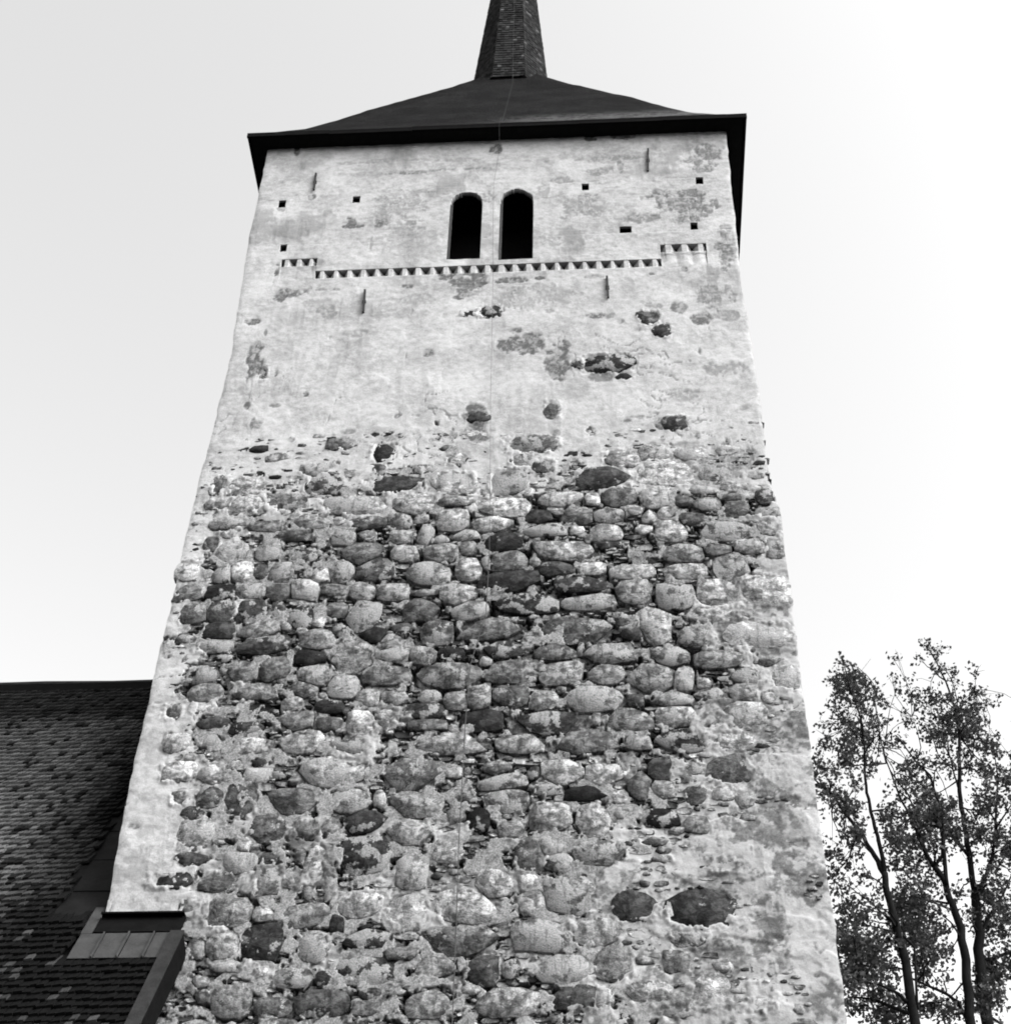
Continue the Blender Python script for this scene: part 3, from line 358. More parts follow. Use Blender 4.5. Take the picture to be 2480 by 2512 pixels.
def stone_material(name, use_attr):
    mt, n, bs = nodes(name); k = N(n)
    oi = k.new('ShaderNodeObjectInfo')
    if use_attr:
        base = k.attr('tone'); rnd = k.new('ShaderNodeNewGeometry').outputs['Random Per Island']
    else:
        sep = k.new('ShaderNodeSeparateColor'); n.links.new(oi.outputs['Color'], sep.inputs[0]); base = sep.outputs[0]; rnd = oi.outputs['Random']
    g = k.new('ShaderNodeNewGeometry')
    off = k.new('ShaderNodeVectorMath', operation='ADD'); cmb = k.new('ShaderNodeCombineXYZ')
    for i in (0, 1, 2): k.put(cmb.inputs[i], k.math('MULTIPLY', rnd, 37.+i*11))
    n.links.new(g.outputs['Position'], off.inputs[0]); n.links.new(cmb.outputs[0], off.inputs[1])
    mp = k.new('ShaderNodeMapping'); mp.inputs['Scale'].default_value = (1, 1, 1.5); n.links.new(off.outputs[0], mp.inputs[0])
    a = k.noise(off.outputs[0], 4.5, 4, .6); b = k.noise(mp.outputs[0], 9, 6, .68, .7); d = k.noise(off.outputs[0], 48, 5, .75); a2 = k.noise(off.outputs[0], 6.5, 5, .62, .4)
    mul = k.math('MULTIPLY', k.ramp(b, .36, .64, .5, 1.45), k.math('MULTIPLY', k.ramp(d, .32, .68, .74, 1.26), k.ramp(a2, .40, .58, .5, 1.42)))
    c = k.math('MULTIPLY', base, mul)
    # old lime wash left on the face, more on some stones than on others
    amt = k.ramp(k.math('ADD', k.math('MULTIPLY', a, .75), k.math('ADD', k.math('MULTIPLY', d, .12), k.math('MULTIPLY', k.math('FRACT', k.math('MULTIPLY', rnd, 7.3)), .2))), .575, .615, 0., .85)
    c = k.mix(amt, c, k.ramp(d, .3, .7, .11, .23))
    dk = k.ramp(k.math('ADD', k.math('MULTIPLY', b, .6), k.math('MULTIPLY', d, .4)), .64, .72, 1., .5)
    st_ = k.new('ShaderNodeMapping'); st_.inputs['Scale'].default_value = (1, 1, .22); n.links.new(off.outputs[0], st_.inputs[0])
    c = k.math('MULTIPLY', k.math('MULTIPLY', c, dk), k.ramp(k.noise(st_.outputs[0], 16, 4, .6), .52, .66, 1.08, .62))
    n.links.new(c, bs.inputs['Base Color'])
    k.bump(k.math('ADD', k.math('MULTIPLY', a, .9), k.math('ADD', k.math('MULTIPLY', b, 1.2), k.math('MULTIPLY', d, .6))), .62, .035, bs); bs.inputs['Specular IOR Level'].default_value = .1
    return mt
def shingle_material(name, use_attr):
    mt, n, bs = nodes(name); k = N(n)
    if use_attr: base = k.attr('tone')
    else:
        oi = k.new('ShaderNodeObjectInfo'); sep = k.new('ShaderNodeSeparateColor'); n.links.new(oi.outputs['Color'], sep.inputs[0]); base = sep.outputs[0]
    d = k.noise(k.pos((14, 2, 2)), 6, 4, .6)
    n.links.new(k.math('MULTIPLY', base, k.ramp(d, .3, .7, .7, 1.3)), bs.inputs['Base Color'])
    k.bump(d, .3, .01, bs); bs.inputs['Specular IOR Level'].default_value = .02; bs.inputs['Roughness'].default_value = .8
    return mt
M_WALL = wall_material()
M_STONE = stone_material('field_stone', False); M_INFILL = stone_material('small_field_stone', True)
M_SH = shingle_material('tarred_shingle', False); M_SHJ = shingle_material('tarred_shingle_joined', True)
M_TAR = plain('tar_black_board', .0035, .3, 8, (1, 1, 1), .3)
M_SOFFIT = plain('dark_soffit_board', .006, .3, 8)
M_ZINC = plain('weathered_zinc_sheet', .032, .25, 5, (1, 1, 1), .15, .6)
M_VALLEY = plain('dark_painted_sheet', .007, .35, 4, (1, 1, 1), .15, .6)
M_RIDGE = plain('grey_ridge_cap', .03, .3, 5)
M_IRON = plain('rusty_iron', .03, .3, 20)
M_GROUND = plain('rough_grass', .06, .45, 1.5, (1, 1, 1), .6)
M_NAVEWALL = plain('old_plaster', .25, .3, 2, (1, 1, 1), .4)
M_BARK = plain('tree_bark', .006, .4, 14, (1, 1, .3), .6)
def roof_material():
    mt, n, bs = nodes('old_roofing_felt'); k = N(n); p = k.pos()
    a = k.noise(p, 1.2, 5); b = k.noise(p, 5, 6, .75); d = k.noise(p, 28, 4, .75)
    wv = k.noise(k.pos((1, 1, 6)), 7, 4, .7)
    c = k.math('MULTIPLY', k.ramp(a, .35, .65, .6, 1.5), k.math('MULTIPLY', k.ramp(k.math('ADD', k.math('MULTIPLY', b, .5), k.math('MULTIPLY', wv, .5)), .35, .65, .5, 1.55), k.math('MULTIPLY', k.ramp(d, .36, .64, .35, 1.75), .0045)))
    # lichen along the lower courses
    sp = k.new('ShaderNodeSeparateXYZ'); n.links.new(p, sp.inputs[0])
    band = k.math('MULTIPLY', k.ramp(sp.outputs[2], 29.75, 30.1), k.ramp(sp.outputs[2], 31.6, 30.5))
    band = k.math('MULTIPLY', band, k.ramp(sp.outputs[0], -.6, 1.2))
    li = k.math('MULTIPLY', band, k.ramp(k.math('ADD', k.math('MULTIPLY', b, .6), k.math('MULTIPLY', d, .4)), .43, .52))
    c = k.mix(k.math('MULTIPLY', li, .9), c, .075)
    n.links.new(c, bs.inputs['Base Color']); k.bump(k.math('ADD', b, k.math('MULTIPLY', d, 1.5)), .8, .06, bs); bs.inputs['Specular IOR Level'].default_value = .03
    return mt
M_ROOF = roof_material()
def leaf_material():
    mt, n, bs = nodes('leaf'); k = N(n); n.nodes.remove(bs)
    r = k.new('ShaderNodeNewGeometry').outputs['Random Per Island']
    c = k.ramp(r, 0., 1., .025, .065)
    df = k.new('ShaderNodeBsdfDiffuse'); tr = k.new('ShaderNodeBsdfTranslucent'); mx = k.new('ShaderNodeMixShader'); mx.inputs[0].default_value = .22
    n.links.new(c, df.inputs['Color']); n.links.new(c, tr.inputs['Color'])
    n.links.new(df.outputs[0], mx.inputs[1]); n.links.new(tr.outputs[0], mx.inputs[2])
    n.links.new(mx.outputs[0], n.nodes['Material Output'].inputs['Surface'])
    return mt
M_LEAF = leaf_material()

# ------------------------------------------------------------------ ground
g = MB(); nG = 24
for j in range(nG+1):
    for i in range(nG+1):
        x = (i/nG-.5)*2; y = (j/nG-.5)*2
        x = math.copysign(abs(x)**2.2, x)*900; y = math.copysign(abs(y)**2.2, y)*900
        g.v.append((x, y, 0 if abs(x)+abs(y) < 60 else rng.uniform(-.3, .1)))
for j in range(nG):
    for i in range(nG):
        a = j*(nG+1)+i; g.f.append((a, a+1, a+nG+2, a+nG+1))
tag(g.build('ground', M_GROUND), kind='structure')

# ------------------------------------------------------------------ tower: the rubble wall that faces the camera
tower = empty('church_tower', (0, 0, 0))
tag(tower, 'tall square rubble stone church tower with flaking white plaster and steep dark roof', 'church tower')
H = 4.5; ZTOP = 29.16
WIN = [(-.80, -.20, 25.40, 27.03, .40), (.13, .745, 25.34, 27.06, .42)]
HOLES = [(-4.0, 27.30, .145, .22), (-2.585, 27.345, .145, .20), (-3.81, 25.92, .13, .20), (1.713, 27.47, .13, .21), (3.865, 27.53, .15, .21), (2.42, 26.09, .21, .20), (3.67, 26.13, .135, .20)]
SLOT = [(-3.14, 3.02, 24.98, 25.195), (-3.80, -3.14, 25.355, 25.57), (3.02, 3.87, 25.385, 25.60)]
SLOT_D = .145
zl = [0., 1.5, 3, 4.5, 5.5, 6.5, 7.2, 7.6, 8.]
while zl[-1] < ZTOP: zl.append(zl[-1]+.0165+.0125*max(0, min(1, (zl[-1]-12)/14)))
zl[-1] = ZTOP
xs = list(np.linspace(-H, H, 561)); e = .0012
for (a, b, c, d, r) in WIN: xs += [a-e, a+e, b-e, b+e]; zl += [c-e, c+e]
for (x, z, w, h) in HOLES: xs += [x-w/2-e, x-w/2+e, x+w/2-e, x+w/2+e]; zl += [z-h/2-e, z-h/2+e, z+h/2-e, z+h/2+e]
for (a, b, c, d) in SLOT: xs += [a-e, a+e, b-e, b+e]; zl += [c-e, c+e, d-e, d+e]
xs = np.array(sorted(set(np.round(xs, 5)))); zs = np.array(sorted(set(np.round(zl, 5))))
nx, nz = len(xs), len(zs)
X, Z = np.meshgrid(xs, zs); X = X.ravel(); Z = Z.ravel()
COV = np.array(COVER)
def cover(x, z):
    num = np.zeros((2,)+x.shape); den = np.zeros(x.shape)
    for cx, cz, P, D in COV:
        w = 1./(((x-cx)**2+((z-cz)*1.3)**2)+.03)**2
        num[0] += w*P; num[1] += w*D; den += w
    return num[0]/den, num[1]/den
Ps, Ds = cover(X, Z)
fm = fbm(X, Z, 3.2, 5, 1); fl = fbm(X, Z, 1.1, 4, 2); ff = fbm(X, Z, 11, 4, 3); fh = fbm(X, Z, 30, 3, 4)
PL = sst(.47, .57, Ps+.55*(fm-.5)+.16*(ff-.5))
PL = np.where(Ps > .93, np.maximum(PL, sst(.2, .3, fm)), PL)
def ellipses(L, k=.9):
    r = np.zeros(X.shape)
    for cx, cz, a, b, v in L:
        s = (np.abs(X-cx) < a*1.6+.1) & (np.abs(Z-cz) < b*1.6+.1)
        d = 1-((X[s]-cx)/a)**2-((Z[s]-cz)/b)**2+k*2*(fm[s]-.5)+.7*(ff[s]-.5)
        q = r[s]; w = sst(-.15, .6, d)*v*(.55+.9*sst(.35, .6, .5*ff[s]+.5*fh[s]))
        r[s] = np.where(abs(v) > 0, np.maximum(q, w) if v > 0 else q*(1+w), q)
    return np.clip(r, 0, 1)
ST = ellipses(STAINS); BR = ellipses(BRICKS, 1.3)
# faint general mottling of the limewash over the bricks of the belfry stage
up = sst(23.3, 24.6, Z)
BR = np.maximum(BR, up*.20*sst(.5, .75, fl))
row = np.floor(Z/.082); fz = Z/.082-row
xb = X/.27+(row % 2)*.5+.23*TAB[(row.astype(int)*7) & 255, 5]; cb = np.floor(xb); fx = xb-cb
joint = np.maximum(np.maximum(sst(.16, .06, fz), sst(.9, .98, fz)), np.maximum(sst(.06, .02, fx), sst(.94, .98, fx)))
brt = TAB[(row.astype(int)*31) & 255, (cb.astype(int)*17) & 255]
BRA = BR*(.25+.9*brt)*(1-.55*joint)
zone = sst(21., 17.5, Z)*(.35+.65*sst(-4.1, -2.9, X))
ST = np.clip(np.maximum(ST, zone*(.22+.65*sst(.50, .64, .45*fbm(X, Z, 2.1, 4, 21)+.35*ff+.2*fh))), 0, 1)
ST = np.maximum(ST, .35*sst(23.6, 24.4, Z)*sst(.5, .72, .5*fl+.3*fm+.2*ff)+.05)
cr = .8*sst(.010, .003, np.abs(fbm(X, Z*1.3, 1.5, 3, 41)-.5))*sst(.52, .66, fbm(X, Z, .8, 3, 44))*sst(24.6, 23.8, Z)      # shrinkage cracks in the plaster
streak = sst(.55, .75, fbm(X*5.5, Z*.55, 1.3, 4, 47))*sst(.4, .7, fl)                                               # rain streaks
ST = np.clip(np.maximum(ST, .75*cr)+.16*streak, 0, 1)
hp = (.010+.010*zone)*(fl-.5)*2+.006*(fm-.5)+(.004+.010*zone)*(ff-.5)+.003*(fh-.5)+.004*sst(.52, .56, fm)+.003*sst(.6, .63, fl)
hp = hp+zone*.022*(sst(.42, .58, fbm(X*.62, Z, 3.4, 3, 23))-.5)
hp = hp-.010*sst(.1, .5, ST)-(.010*joint+.004)*BR
lump = sst(.50, .66, fbm(X, Z, 4.6, 4, 9))
E_in = np.full(X.shape, -.3)                                    # how far inside a stone, metres
for (x_, z_, w_, h_, t_) in STONES:
    a_, b_ = w_*.53, h_*.53
    q = (np.abs(X-x_) < a_+.12) & (np.abs(Z-z_) < b_+.12)
    mm_ = ((np.abs(X[q]-x_)/a_)**4+(np.abs(Z[q]-z_)/b_)**4)**.25
    E_in[q] = np.maximum(E_in[q], (1-mm_)*min(a_, b_))
sm = fbm(X, Z, 6.5, 4, 14); sm2 = fbm(X, Z, 2.4, 4, 15)
smear = sst(.50, .60, sm+.24*(1-Ds)-.07-.06*sst(.0, .05, E_in)*1.6+.30*(sm2-.5)-.35*sst(.035, .06, E_in)*sst(.64, .56, sm2)+.10*sst(15., 13.6, Z))
crack = np.abs(fbm(X, Z, 4.5, 3, 12)-.5)
crack2 = np.abs(fbm(X*.8, Z*1.2, 8.5, 2, 18)-.5)
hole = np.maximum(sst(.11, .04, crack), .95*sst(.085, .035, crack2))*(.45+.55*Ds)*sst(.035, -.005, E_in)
hr = -(.004+.050*Ds)+.022*(fm-.5)+.026*(ff-.5)+.020*(fh-.5)-.14*hole
hs = .007+.011*(ff-.5)+.008*(fh-.5)
hr = hr*(1-smear)+hs*smear
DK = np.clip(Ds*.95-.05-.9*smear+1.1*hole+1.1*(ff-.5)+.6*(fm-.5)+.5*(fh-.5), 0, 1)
hp = hp-.008*cr-.014*sst(.02, .07, E_in)+sst(-.04, .0, E_in)*sst(.085, .03, E_in)*(.034*(ff-.5)+.028*(fh-.5)+.020*(fm-.5)+.003)
Hh = hr*(1-PL)+hp*PL
edge = np.minimum(H-np.abs(X), 1.)
Hh -= .016*np.exp(-edge/.04)
Hh = np.where(Z < 8.01, 0, Hh)
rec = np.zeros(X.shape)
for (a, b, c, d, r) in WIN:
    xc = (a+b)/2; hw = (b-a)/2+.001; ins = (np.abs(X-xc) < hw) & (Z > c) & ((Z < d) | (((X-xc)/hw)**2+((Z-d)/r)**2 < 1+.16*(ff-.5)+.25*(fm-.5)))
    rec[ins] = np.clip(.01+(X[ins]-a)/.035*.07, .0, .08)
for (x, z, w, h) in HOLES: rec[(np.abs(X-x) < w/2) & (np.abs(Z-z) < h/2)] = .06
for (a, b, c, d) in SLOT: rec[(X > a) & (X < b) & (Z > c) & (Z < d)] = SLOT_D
near = rec > 0
Hh = np.where(near, -rec, Hh)
for (a, b, c, d) in SLOT:                                    # true lines along the brick frieze
    q = (X > a-.02) & (X < b+.02) & (Z > c-.05) & (Z < d+.05) & ~near; Hh[q] = Hh[q]*.35+.004
recess_shade = rec > .005; PL = np.where(recess_shade, 0, PL); DK = np.where(recess_shade, 1.4, DK); BRA = np.where(recess_shade, 0, BRA)  # shade of slots, reveals and holes painted into the wall colour
pleat = np.abs(((X-3.02)/.2833) % 1-.5)*2                      # worn flutes that run down below the end panels of the frieze
for (a, b, wgt) in ((3.02, 3.87, 1.), (-3.80, -3.14, .35)):
    q = (X > a) & (X < b) & (Z > 24.9) & (Z < (25.38 if a > 0 else 25.35)) & ~near; Hh[q] -= (.035*pleat[q]**1.5*sst(24.9, 25.25, Z[q])*wgt)
EA = np.array(EDGE_A); EB = np.array(EDGE_B)
da = np.interp(Z, EA[:, 0], EA[:, 1])+H; db = np.interp(Z, EB[:, 0], EB[:, 1])-H
wig = .02*(vnoise(Z*2.2, Z*0, 31)-.5)+.02*(vnoise(Z*6., Z*0, 33)-.5)
def prof(x, wa, wb): return x+wa*np.exp(-((x+H)/.6)**2)+wb*np.exp(-((x-H)/.6)**2)
XX = prof(X, da+wig, db-wig)
thru = np.zeros(X.shape, bool)
for (x, z, w, h) in HOLES: thru |= (np.abs(X-x) < w/2) & (np.abs(Z-z) < h/2)
for (a, b, c, d, r) in WIN: thru |= (rec > .0795) & (np.abs(X-(a+b)/2) < .5) & (Z > 25.2)
me = bpy.data.meshes.new('rubble_wall')
co = np.stack([XX, -Hh, Z], 1).astype(np.float32)
ii = np.arange((nz-1)*(nx-1)); r_i = ii//(nx-1); c_i = ii % (nx-1); a0 = r_i*nx+c_i
q4 = np.stack([a0, a0+1, a0+nx+1, a0+nx], 1)
q4 = q4[~thru[q4].all(1)]                                       # window openings and putlog holes go right through into the dark shaft
me.vertices.add(len(co)); me.vertices.foreach_set('co', co.ravel())
me.loops.add(q4.size); me.loops.foreach_set('vertex_index', q4.ravel().astype(np.int32))
me.polygons.add(len(q4)); me.polygons.foreach_set('loop_start', np.arange(0, q4.size, 4, dtype=np.int32))
me.update(calc_edges=True)
rng_h = Hh[q4].max(1)-Hh[q4].min(1)
me.polygons.foreach_set('use_smooth', (rng_h < .05))
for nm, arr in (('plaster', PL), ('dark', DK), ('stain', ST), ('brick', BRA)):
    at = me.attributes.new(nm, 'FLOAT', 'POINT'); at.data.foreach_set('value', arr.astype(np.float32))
me.materials.append(M_WALL)
wall = link(bpy.data.objects.new('rubble_wall', me), tower)
# the three other walls of the shaft
zc = np.array([0, 4, 8]+list(np.arange(8.5, 29.1, .5))+[ZTOP])
ea = np.interp(zc, EA[:, 0], EA[:, 1]); eb = np.interp(zc, EB[:, 0], EB[:, 1])
wg = .02*(vnoise(zc*2.2, zc*0, 31)-.5)+.02*(vnoise(zc*6., zc*0, 33)-.5)
for which in range(3):
    w = MB(); n = 19
    for k, z in enumerate(zc):
        for j in range(n):
            t = j/(n-1); jit = rng.uniform(-.02, .02) if 0 < j < n-1 else 0
            yy = .045+t*(9-.045)
            if which == 0: w.v.append((ea[k]+wg[k]+.002+jit, yy, z))
            elif which == 1: w.v.append((eb[k]-wg[k]-.002+jit, yy, z))
            else: w.v.append((ea[k]+(eb[k]-ea[k])*t, 9+jit, z))
    for k in range(len(zc)-1):
        for j in range(n-1):
            a = k*n+j; w.f.append((a, a+1, a+n+1, a+n))
    o = w.build('plain_wall', M_NAVEWALL, tower, True)

# ---- stones
def tone_lin(t):
    s = .07+.083*t; return (s/12.92 if s < .04 else ((s+.055)/1.055)**2.4)*.52
SN = [(x, z, w*.535, h*.53, max(t, 1.4 if z < 13 and x > 1.5 else 0)+(.4 if z < 15 else 0)) for (x, z, w, h, t) in STONES]
SA = np.array(SN)
Pc, Dc = cover(SA[:, 0], SA[:, 1])
def stone_shape(i, K, x, z, a, b, others, gap, rr):
    """angular outline: a few corners on a squarish oval, straight-ish sides between, cut back where a neighbour presses"""
    out = []
    if rr.random() < .62:                                      # roughly squared block
        ns_ = [rr.choice((2.3, 3., 4., 6., 9.)) for _ in range(4)]; tp, tq, sh = rr.uniform(-.2, .2), rr.uniform(-.16, .16), rr.uniform(-.12, .12); ph = rr.random()
        for k in range(K):
            th = 2*math.pi*(k+ph+rr.uniform(-.2, .2))/K; c, s = math.cos(th)*a, math.sin(th)*b; l = math.hypot(c, s); c, s = c/l, s/l
            n = ns_[int((th % (2*math.pi))/(math.pi/2)) % 4]
            r = 1/((abs(c)/a)**n+(abs(s)/b)**n)**(1/n)*rr.uniform(.94, 1.05)
            px, pz = c*r, s*r; px *= 1+tp*pz/b; pz *= 1+tq*px/a; pz += sh*px*b/a
            out.append((px, pz))
    else:                                                      # broken, many-cornered block
        n = rr.uniform(3.2, 8.); nc = rr.randint(5, 7) if a*b > .006 else rr.randint(4, 6); ph = rr.uniform(0, 1)
        cor = []
        for k in range(nc):
            th = 2*math.pi*(k+ph+rr.uniform(-.3, .3))/nc; c, s = math.cos(th)*a, math.sin(th)*b; l = math.hypot(c, s); c, s = c/l, s/l
            r = 1/((abs(c)/a)**n+(abs(s)/b)**n)**(1/n)*rr.uniform(1., 1.2); cor.append((c*r, s*r))
        per = max(1, round(K/nc))
        for k in range(nc):
            (x0, z0), (x1, z1) = cor[k], cor[(k+1) % nc]
            for q in range(per):
                f = q/per; bulge = 1+.09*math.sin(math.pi*f)*rr.uniform(-.3, 1.5)
                out.append(((x0+(x1-x0)*f)*bulge*rr.uniform(.97, 1.03), (z0+(z1-z0)*f)*bulge*rr.uniform(.97, 1.03)))
    res = []
    for (px, pz) in out:
        r = math.hypot(px, pz); c, s = px/r, pz/r
        for (ox, oz, oa, ob) in others:
            dx, dz = ox-x, oz-z; dd = math.hypot(dx, dz); ux, uz = dx/dd, dz/dd
            ri = 1/((abs(ux)/a)**3+(abs(uz)/b)**3)**(1/3); rj = 1/((abs(ux)/oa)**3+(abs(uz)/ob)**3)**(1/3)
            if (ri+rj)*1.12 < dd: continue
            lim = dd*ri/(ri+rj)-gap; pr = c*ux+s*uz
            if pr > .05: r = min(r, max(lim/pr, .25*min(a, b)))
        res.append((c*r, s*r))
    return res
def stone_mesh(mb_add, pts, front, rr, back=.12, x=0, z=0, y0=0, tone=None):
    K = len(pts); tx, tz = rr.uniform(-.05, .05), rr.uniform(-.05, .05); fl = rr.uniform(.955, .99); V = []
    for sc, yy in ((1.0, back), (1.0, .006), (fl, -front)):
        for (px, pz) in pts:
            jit = rr.uniform(-.007, .007) if yy < .1 else 0
            V.append((x+px*sc, y0+yy+(tx*px+tz*pz)*(1 if yy < .1 else 0)+jit, z+pz*sc))
    V.append((x+rr.uniform(-.2, .2)*abs(pts[0][0]), y0-front-rr.uniform(-.006, .010), z))
    Fc = []
    for r in range(2):
        for k in range(K): Fc.append((r*K+k, r*K+(k+1) % K, (r+1)*K+(k+1) % K, (r+1)*K+k))
    for k in range(K): Fc.append((2*K+k, 2*K+(k+1) % K, 3*K))
    mb_add(V, Fc, tone)
order = sorted(range(len(SN)), key=lambda i: -SN[i][2]*SN[i][3])
infill = MB()
class One:
    def __init__(s): s.V = None
    def __call__(s, V, Fc, tone): s.V, s.F = V, Fc
for rank, i in enumerate(order):
    x, z, a, b, t = SN[i]; rr = random.Random(100+i)
    d = np.hypot(SA[:, 0]-x, SA[:, 1]-z); nb = [SN[j][:4] for j in range(len(SN)) if j != i and d[j] < (a+b+1.) and d[j] > .01]
    K = 10 if a*b < .012 else 12 if a*b < .03 else 14
    pts = stone_shape(i, K, x, z, a, b, nb, .004+.008*Dc[i]*rr.random(), rr)
    front = (.0 if Pc[i] > .85 else .002 if Pc[i] > .6 else .004)+rr.uniform(0, .007 if Pc[i] > .6 else .012)
    tone = tone_lin(t)*rr.uniform(.9, 1.12)
    if rank < 300:
        one = One(); stone_mesh(one, pts, front, rr)
        o = mesh('stone', one.V, one.F, M_STONE, wall, True); o.data.polygons.foreach_set('use_smooth', [len(q) == 3 for q in one.F]); o.location = (x, 0, z); o.color = (tone, tone, tone, 1)
    else: stone_mesh(infill.add, pts, front, rr, x=x, z=z, tone=tone)
# small stones wedged into the joints
small = np.zeros((0, 3)); cand = 0
rs = np.random.RandomState(11)
for rad, tries in ((.17, 500), (.12, 900), (.085, 2600), (.055, 8000), (.035, 16000), (.024, 14000)):
    cx = rs.uniform(-4.45, 4.45, tries); cz = rs.uniform(8.3, 21.6, tries); p_, d_ = cover(cx, cz)
    keep = p_+.25*(vnoise(cx*2.3, cz*2.3, 3)-.5) < (.66 if rad > .15 else .66)+(rs.rand(tries) < .3)*.30*(cz < 16)*(cx > .8)+(rs.rand(tries) < .28)*.30*(cz > 18.4)*(cz < 20.9); keep &= np.abs(cx) < 4.45-1.4*rad; cx, cz, d_ = cx[keep], cz[keep], d_[keep]
    for x, z, dd in zip(cx, cz, d_):
        r = rad*rs.uniform(.8, 1.15); a, b = r*rs.uniform(1., 2.0), r*rs.uniform(.5, .85)
        if ((np.abs(SA[:, 0]-x)/(SA[:, 2]+a*.75))**3+(np.abs(SA[:, 1]-z)/(SA[:, 3]+b*.75))**3).min() < 1: continue
        if len(small) and (np.hypot((small[:, 0]-x)*.8, small[:, 1]-z) < (small[:, 2]+r)*.86).any(): continue
        small = np.vstack([small, (x, z, r)])
        rr = random.Random(int(rs.randint(1 << 30)))
        pts = stone_shape(0, 8 if r > .05 else 6, x, z, a, b, [], 0, rr)
        stone_mesh(infill.add, pts, rr.uniform(-.016, .010)-.012*dd, rr, .12, x, z, 0, tone_lin(rr.choice((1, 2, 3, 4, 5, 5, 6, 6, 7))))
io_ = infill.build('infill_stones', M_INFILL, wall, True); io_.data.polygons.foreach_set('use_smooth', [len(q) == 3 for q in infill.f]); tag(io_, kind='stuff')

# ---- brick frieze under the belfry: dog-tooth bricks set in the recessed slots
def tooth(xc, z0, z1, pitch, blunt, rr):
    d = SLOT_D; bw_ = pitch*.5-.002; tw = pitch*blunt*.5; dz = rr.uniform(-.006, .0)
    fr = -.003+rr.uniform(0, .005)
    P = [(-bw_, d), (-tw, fr), (tw, fr), (bw_, d)]
    V = [(xc+px, py, z0-.0) for px, py in P]+[(xc+px+rr.uniform(-.006, .006), py, z1-.002) for px, py in P]
    o = mesh('frieze_brick', V, [(0, 1, 5, 4), (1, 2, 6, 5), (2, 3, 7, 6), (3, 0, 4, 7), (4, 5, 6, 7), (3, 2, 1, 0)], M_FRIEZE, wall)
    return o
M_FRIEZE = plain('limewashed_frieze_brick', .235, .35, 9, (1, 1, 1), .6)
for (a, b, c, d), n in zip(SLOT, (25, 3, 3)):
    p = (b-a)/n
    for k in range(n):
        rr = random.Random(900+k+int(a*10)); tooth(a+p*(k+.5), c+.003, d, p*.985, .25+rr.uniform(-.07, .10), rr)
# ---- windows: black panels added deep in the round-headed openings, standing for the unlit inside
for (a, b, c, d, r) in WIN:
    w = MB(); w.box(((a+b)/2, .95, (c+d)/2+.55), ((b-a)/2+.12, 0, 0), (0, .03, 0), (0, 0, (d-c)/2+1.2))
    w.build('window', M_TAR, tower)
# ---- iron wall anchors
for (x, z0, z1, lean) in ((-3.42, 27.66, 28.2, -.01), (-2.185, 23.95, 24.57, -.02), (2.057, 24.12, 24.71, -.01), (2.91, 27.85, 28.58, .03)):
    s = MB(); s.box((x, -.035, (z0+z1)/2), (.018, 0, 0), (0, .02, 0), (lean*.5, 0, (z1-z0)/2)); s.box((x, .02, (z0+z1)/2), (.03, 0, 0), (0, .06, 0), (0, 0, .03))
    s.build('wall_anchor', M_IRON, tower)

# ---- roof
PROF = [(0, 29.20), (.2, 29.50), (.42, 29.86), (.86, 30.62), (1.2, 31.33), (1.55, 32.09), (1.95, 33.0), (2.45, 34.05), (2.9, 35.02), (3.4, 36.08), (3.95, 37.3), (4.2, 37.9)]
def prof_z(s): return float(np.interp(s, [p[0] for p in PROF], [p[1] for p in PROF]))
EAVE = 4.833
rf = MB(); nr, ns = 34, 28
for j in range(nr):
    s = 4.15*(j/(nr-1)); a = EAVE-s; z = prof_z(s); xo = -.10*(s/4.15)
    for side in range(4):
        for k in range(ns):
            t = -1+2*k/ns
            px, py = ((t, -1), (1, t), (-t, 1), (-1, -t))[side]
            jit = rng.uniform(-.014, .014) if j else rng.uniform(-.006, .006)
            rf.v.append((xo+px*a, 4.5+py*a, z+jit))
n4 = 4*ns
for j in range(nr-1):
    for k in range(n4): rf.f.append((j*n4+k, j*n4+(k+1) % n4, (j+1)*n4+(k+1) % n4, (j+1)*n4+k))
roof = rf.build('roof', M_ROOF, tower, True)
for side in range(4):                                         # eaves boards, six lengths a side, none quite in line
    c, s = ((0, -1), (1, 0), (0, 1), (-1, 0))[side]
    tx, ty = -s, c; Lh = EAVE-(.062 if side % 2 else .001)
    for k in range(6):
        u = -Lh+(k+.5)*Lh/3; dz = rng.uniform(-.012, .012); sl_ = rng.uniform(-.006, .006); ins = rng.uniform(.024, .034)
        fa = MB(); fa.box((c*(EAVE-ins)+tx*u, 4.5+s*(EAVE-ins)+ty*u, 29.150+dz), (tx*(Lh/6-.002), ty*(Lh/6-.002), sl_), (c*.024, s*.024, 0), (0, 0, .052+rng.uniform(0, .01)))
        fa.build('eaves_board', M_TAR, roof)
so = MB()
for side in range(4):                                         # soffit boards, mitred
    for q in range(2):
        o_, i_ = EAVE-.06-.24*q, EAVE-.06-.24*(q+1)+.004
        pts = []
        for rr_, zz in ((o_, 29.125), (i_, 29.125), (i_, 29.15), (o_, 29.15)):
            for t in (-1, 1):
                px, py = ((t, -1), (1, t), (-t, 1), (-1, -t))[side]; pts.append((px*rr_, 4.5+py*rr_, zz))
        so.add(pts, [(0, 1, 3, 2), (2, 3, 5, 4), (4, 5, 7, 6), (6, 7, 1, 0)])
so.build('soffit_board', M_SOFFIT, roof)
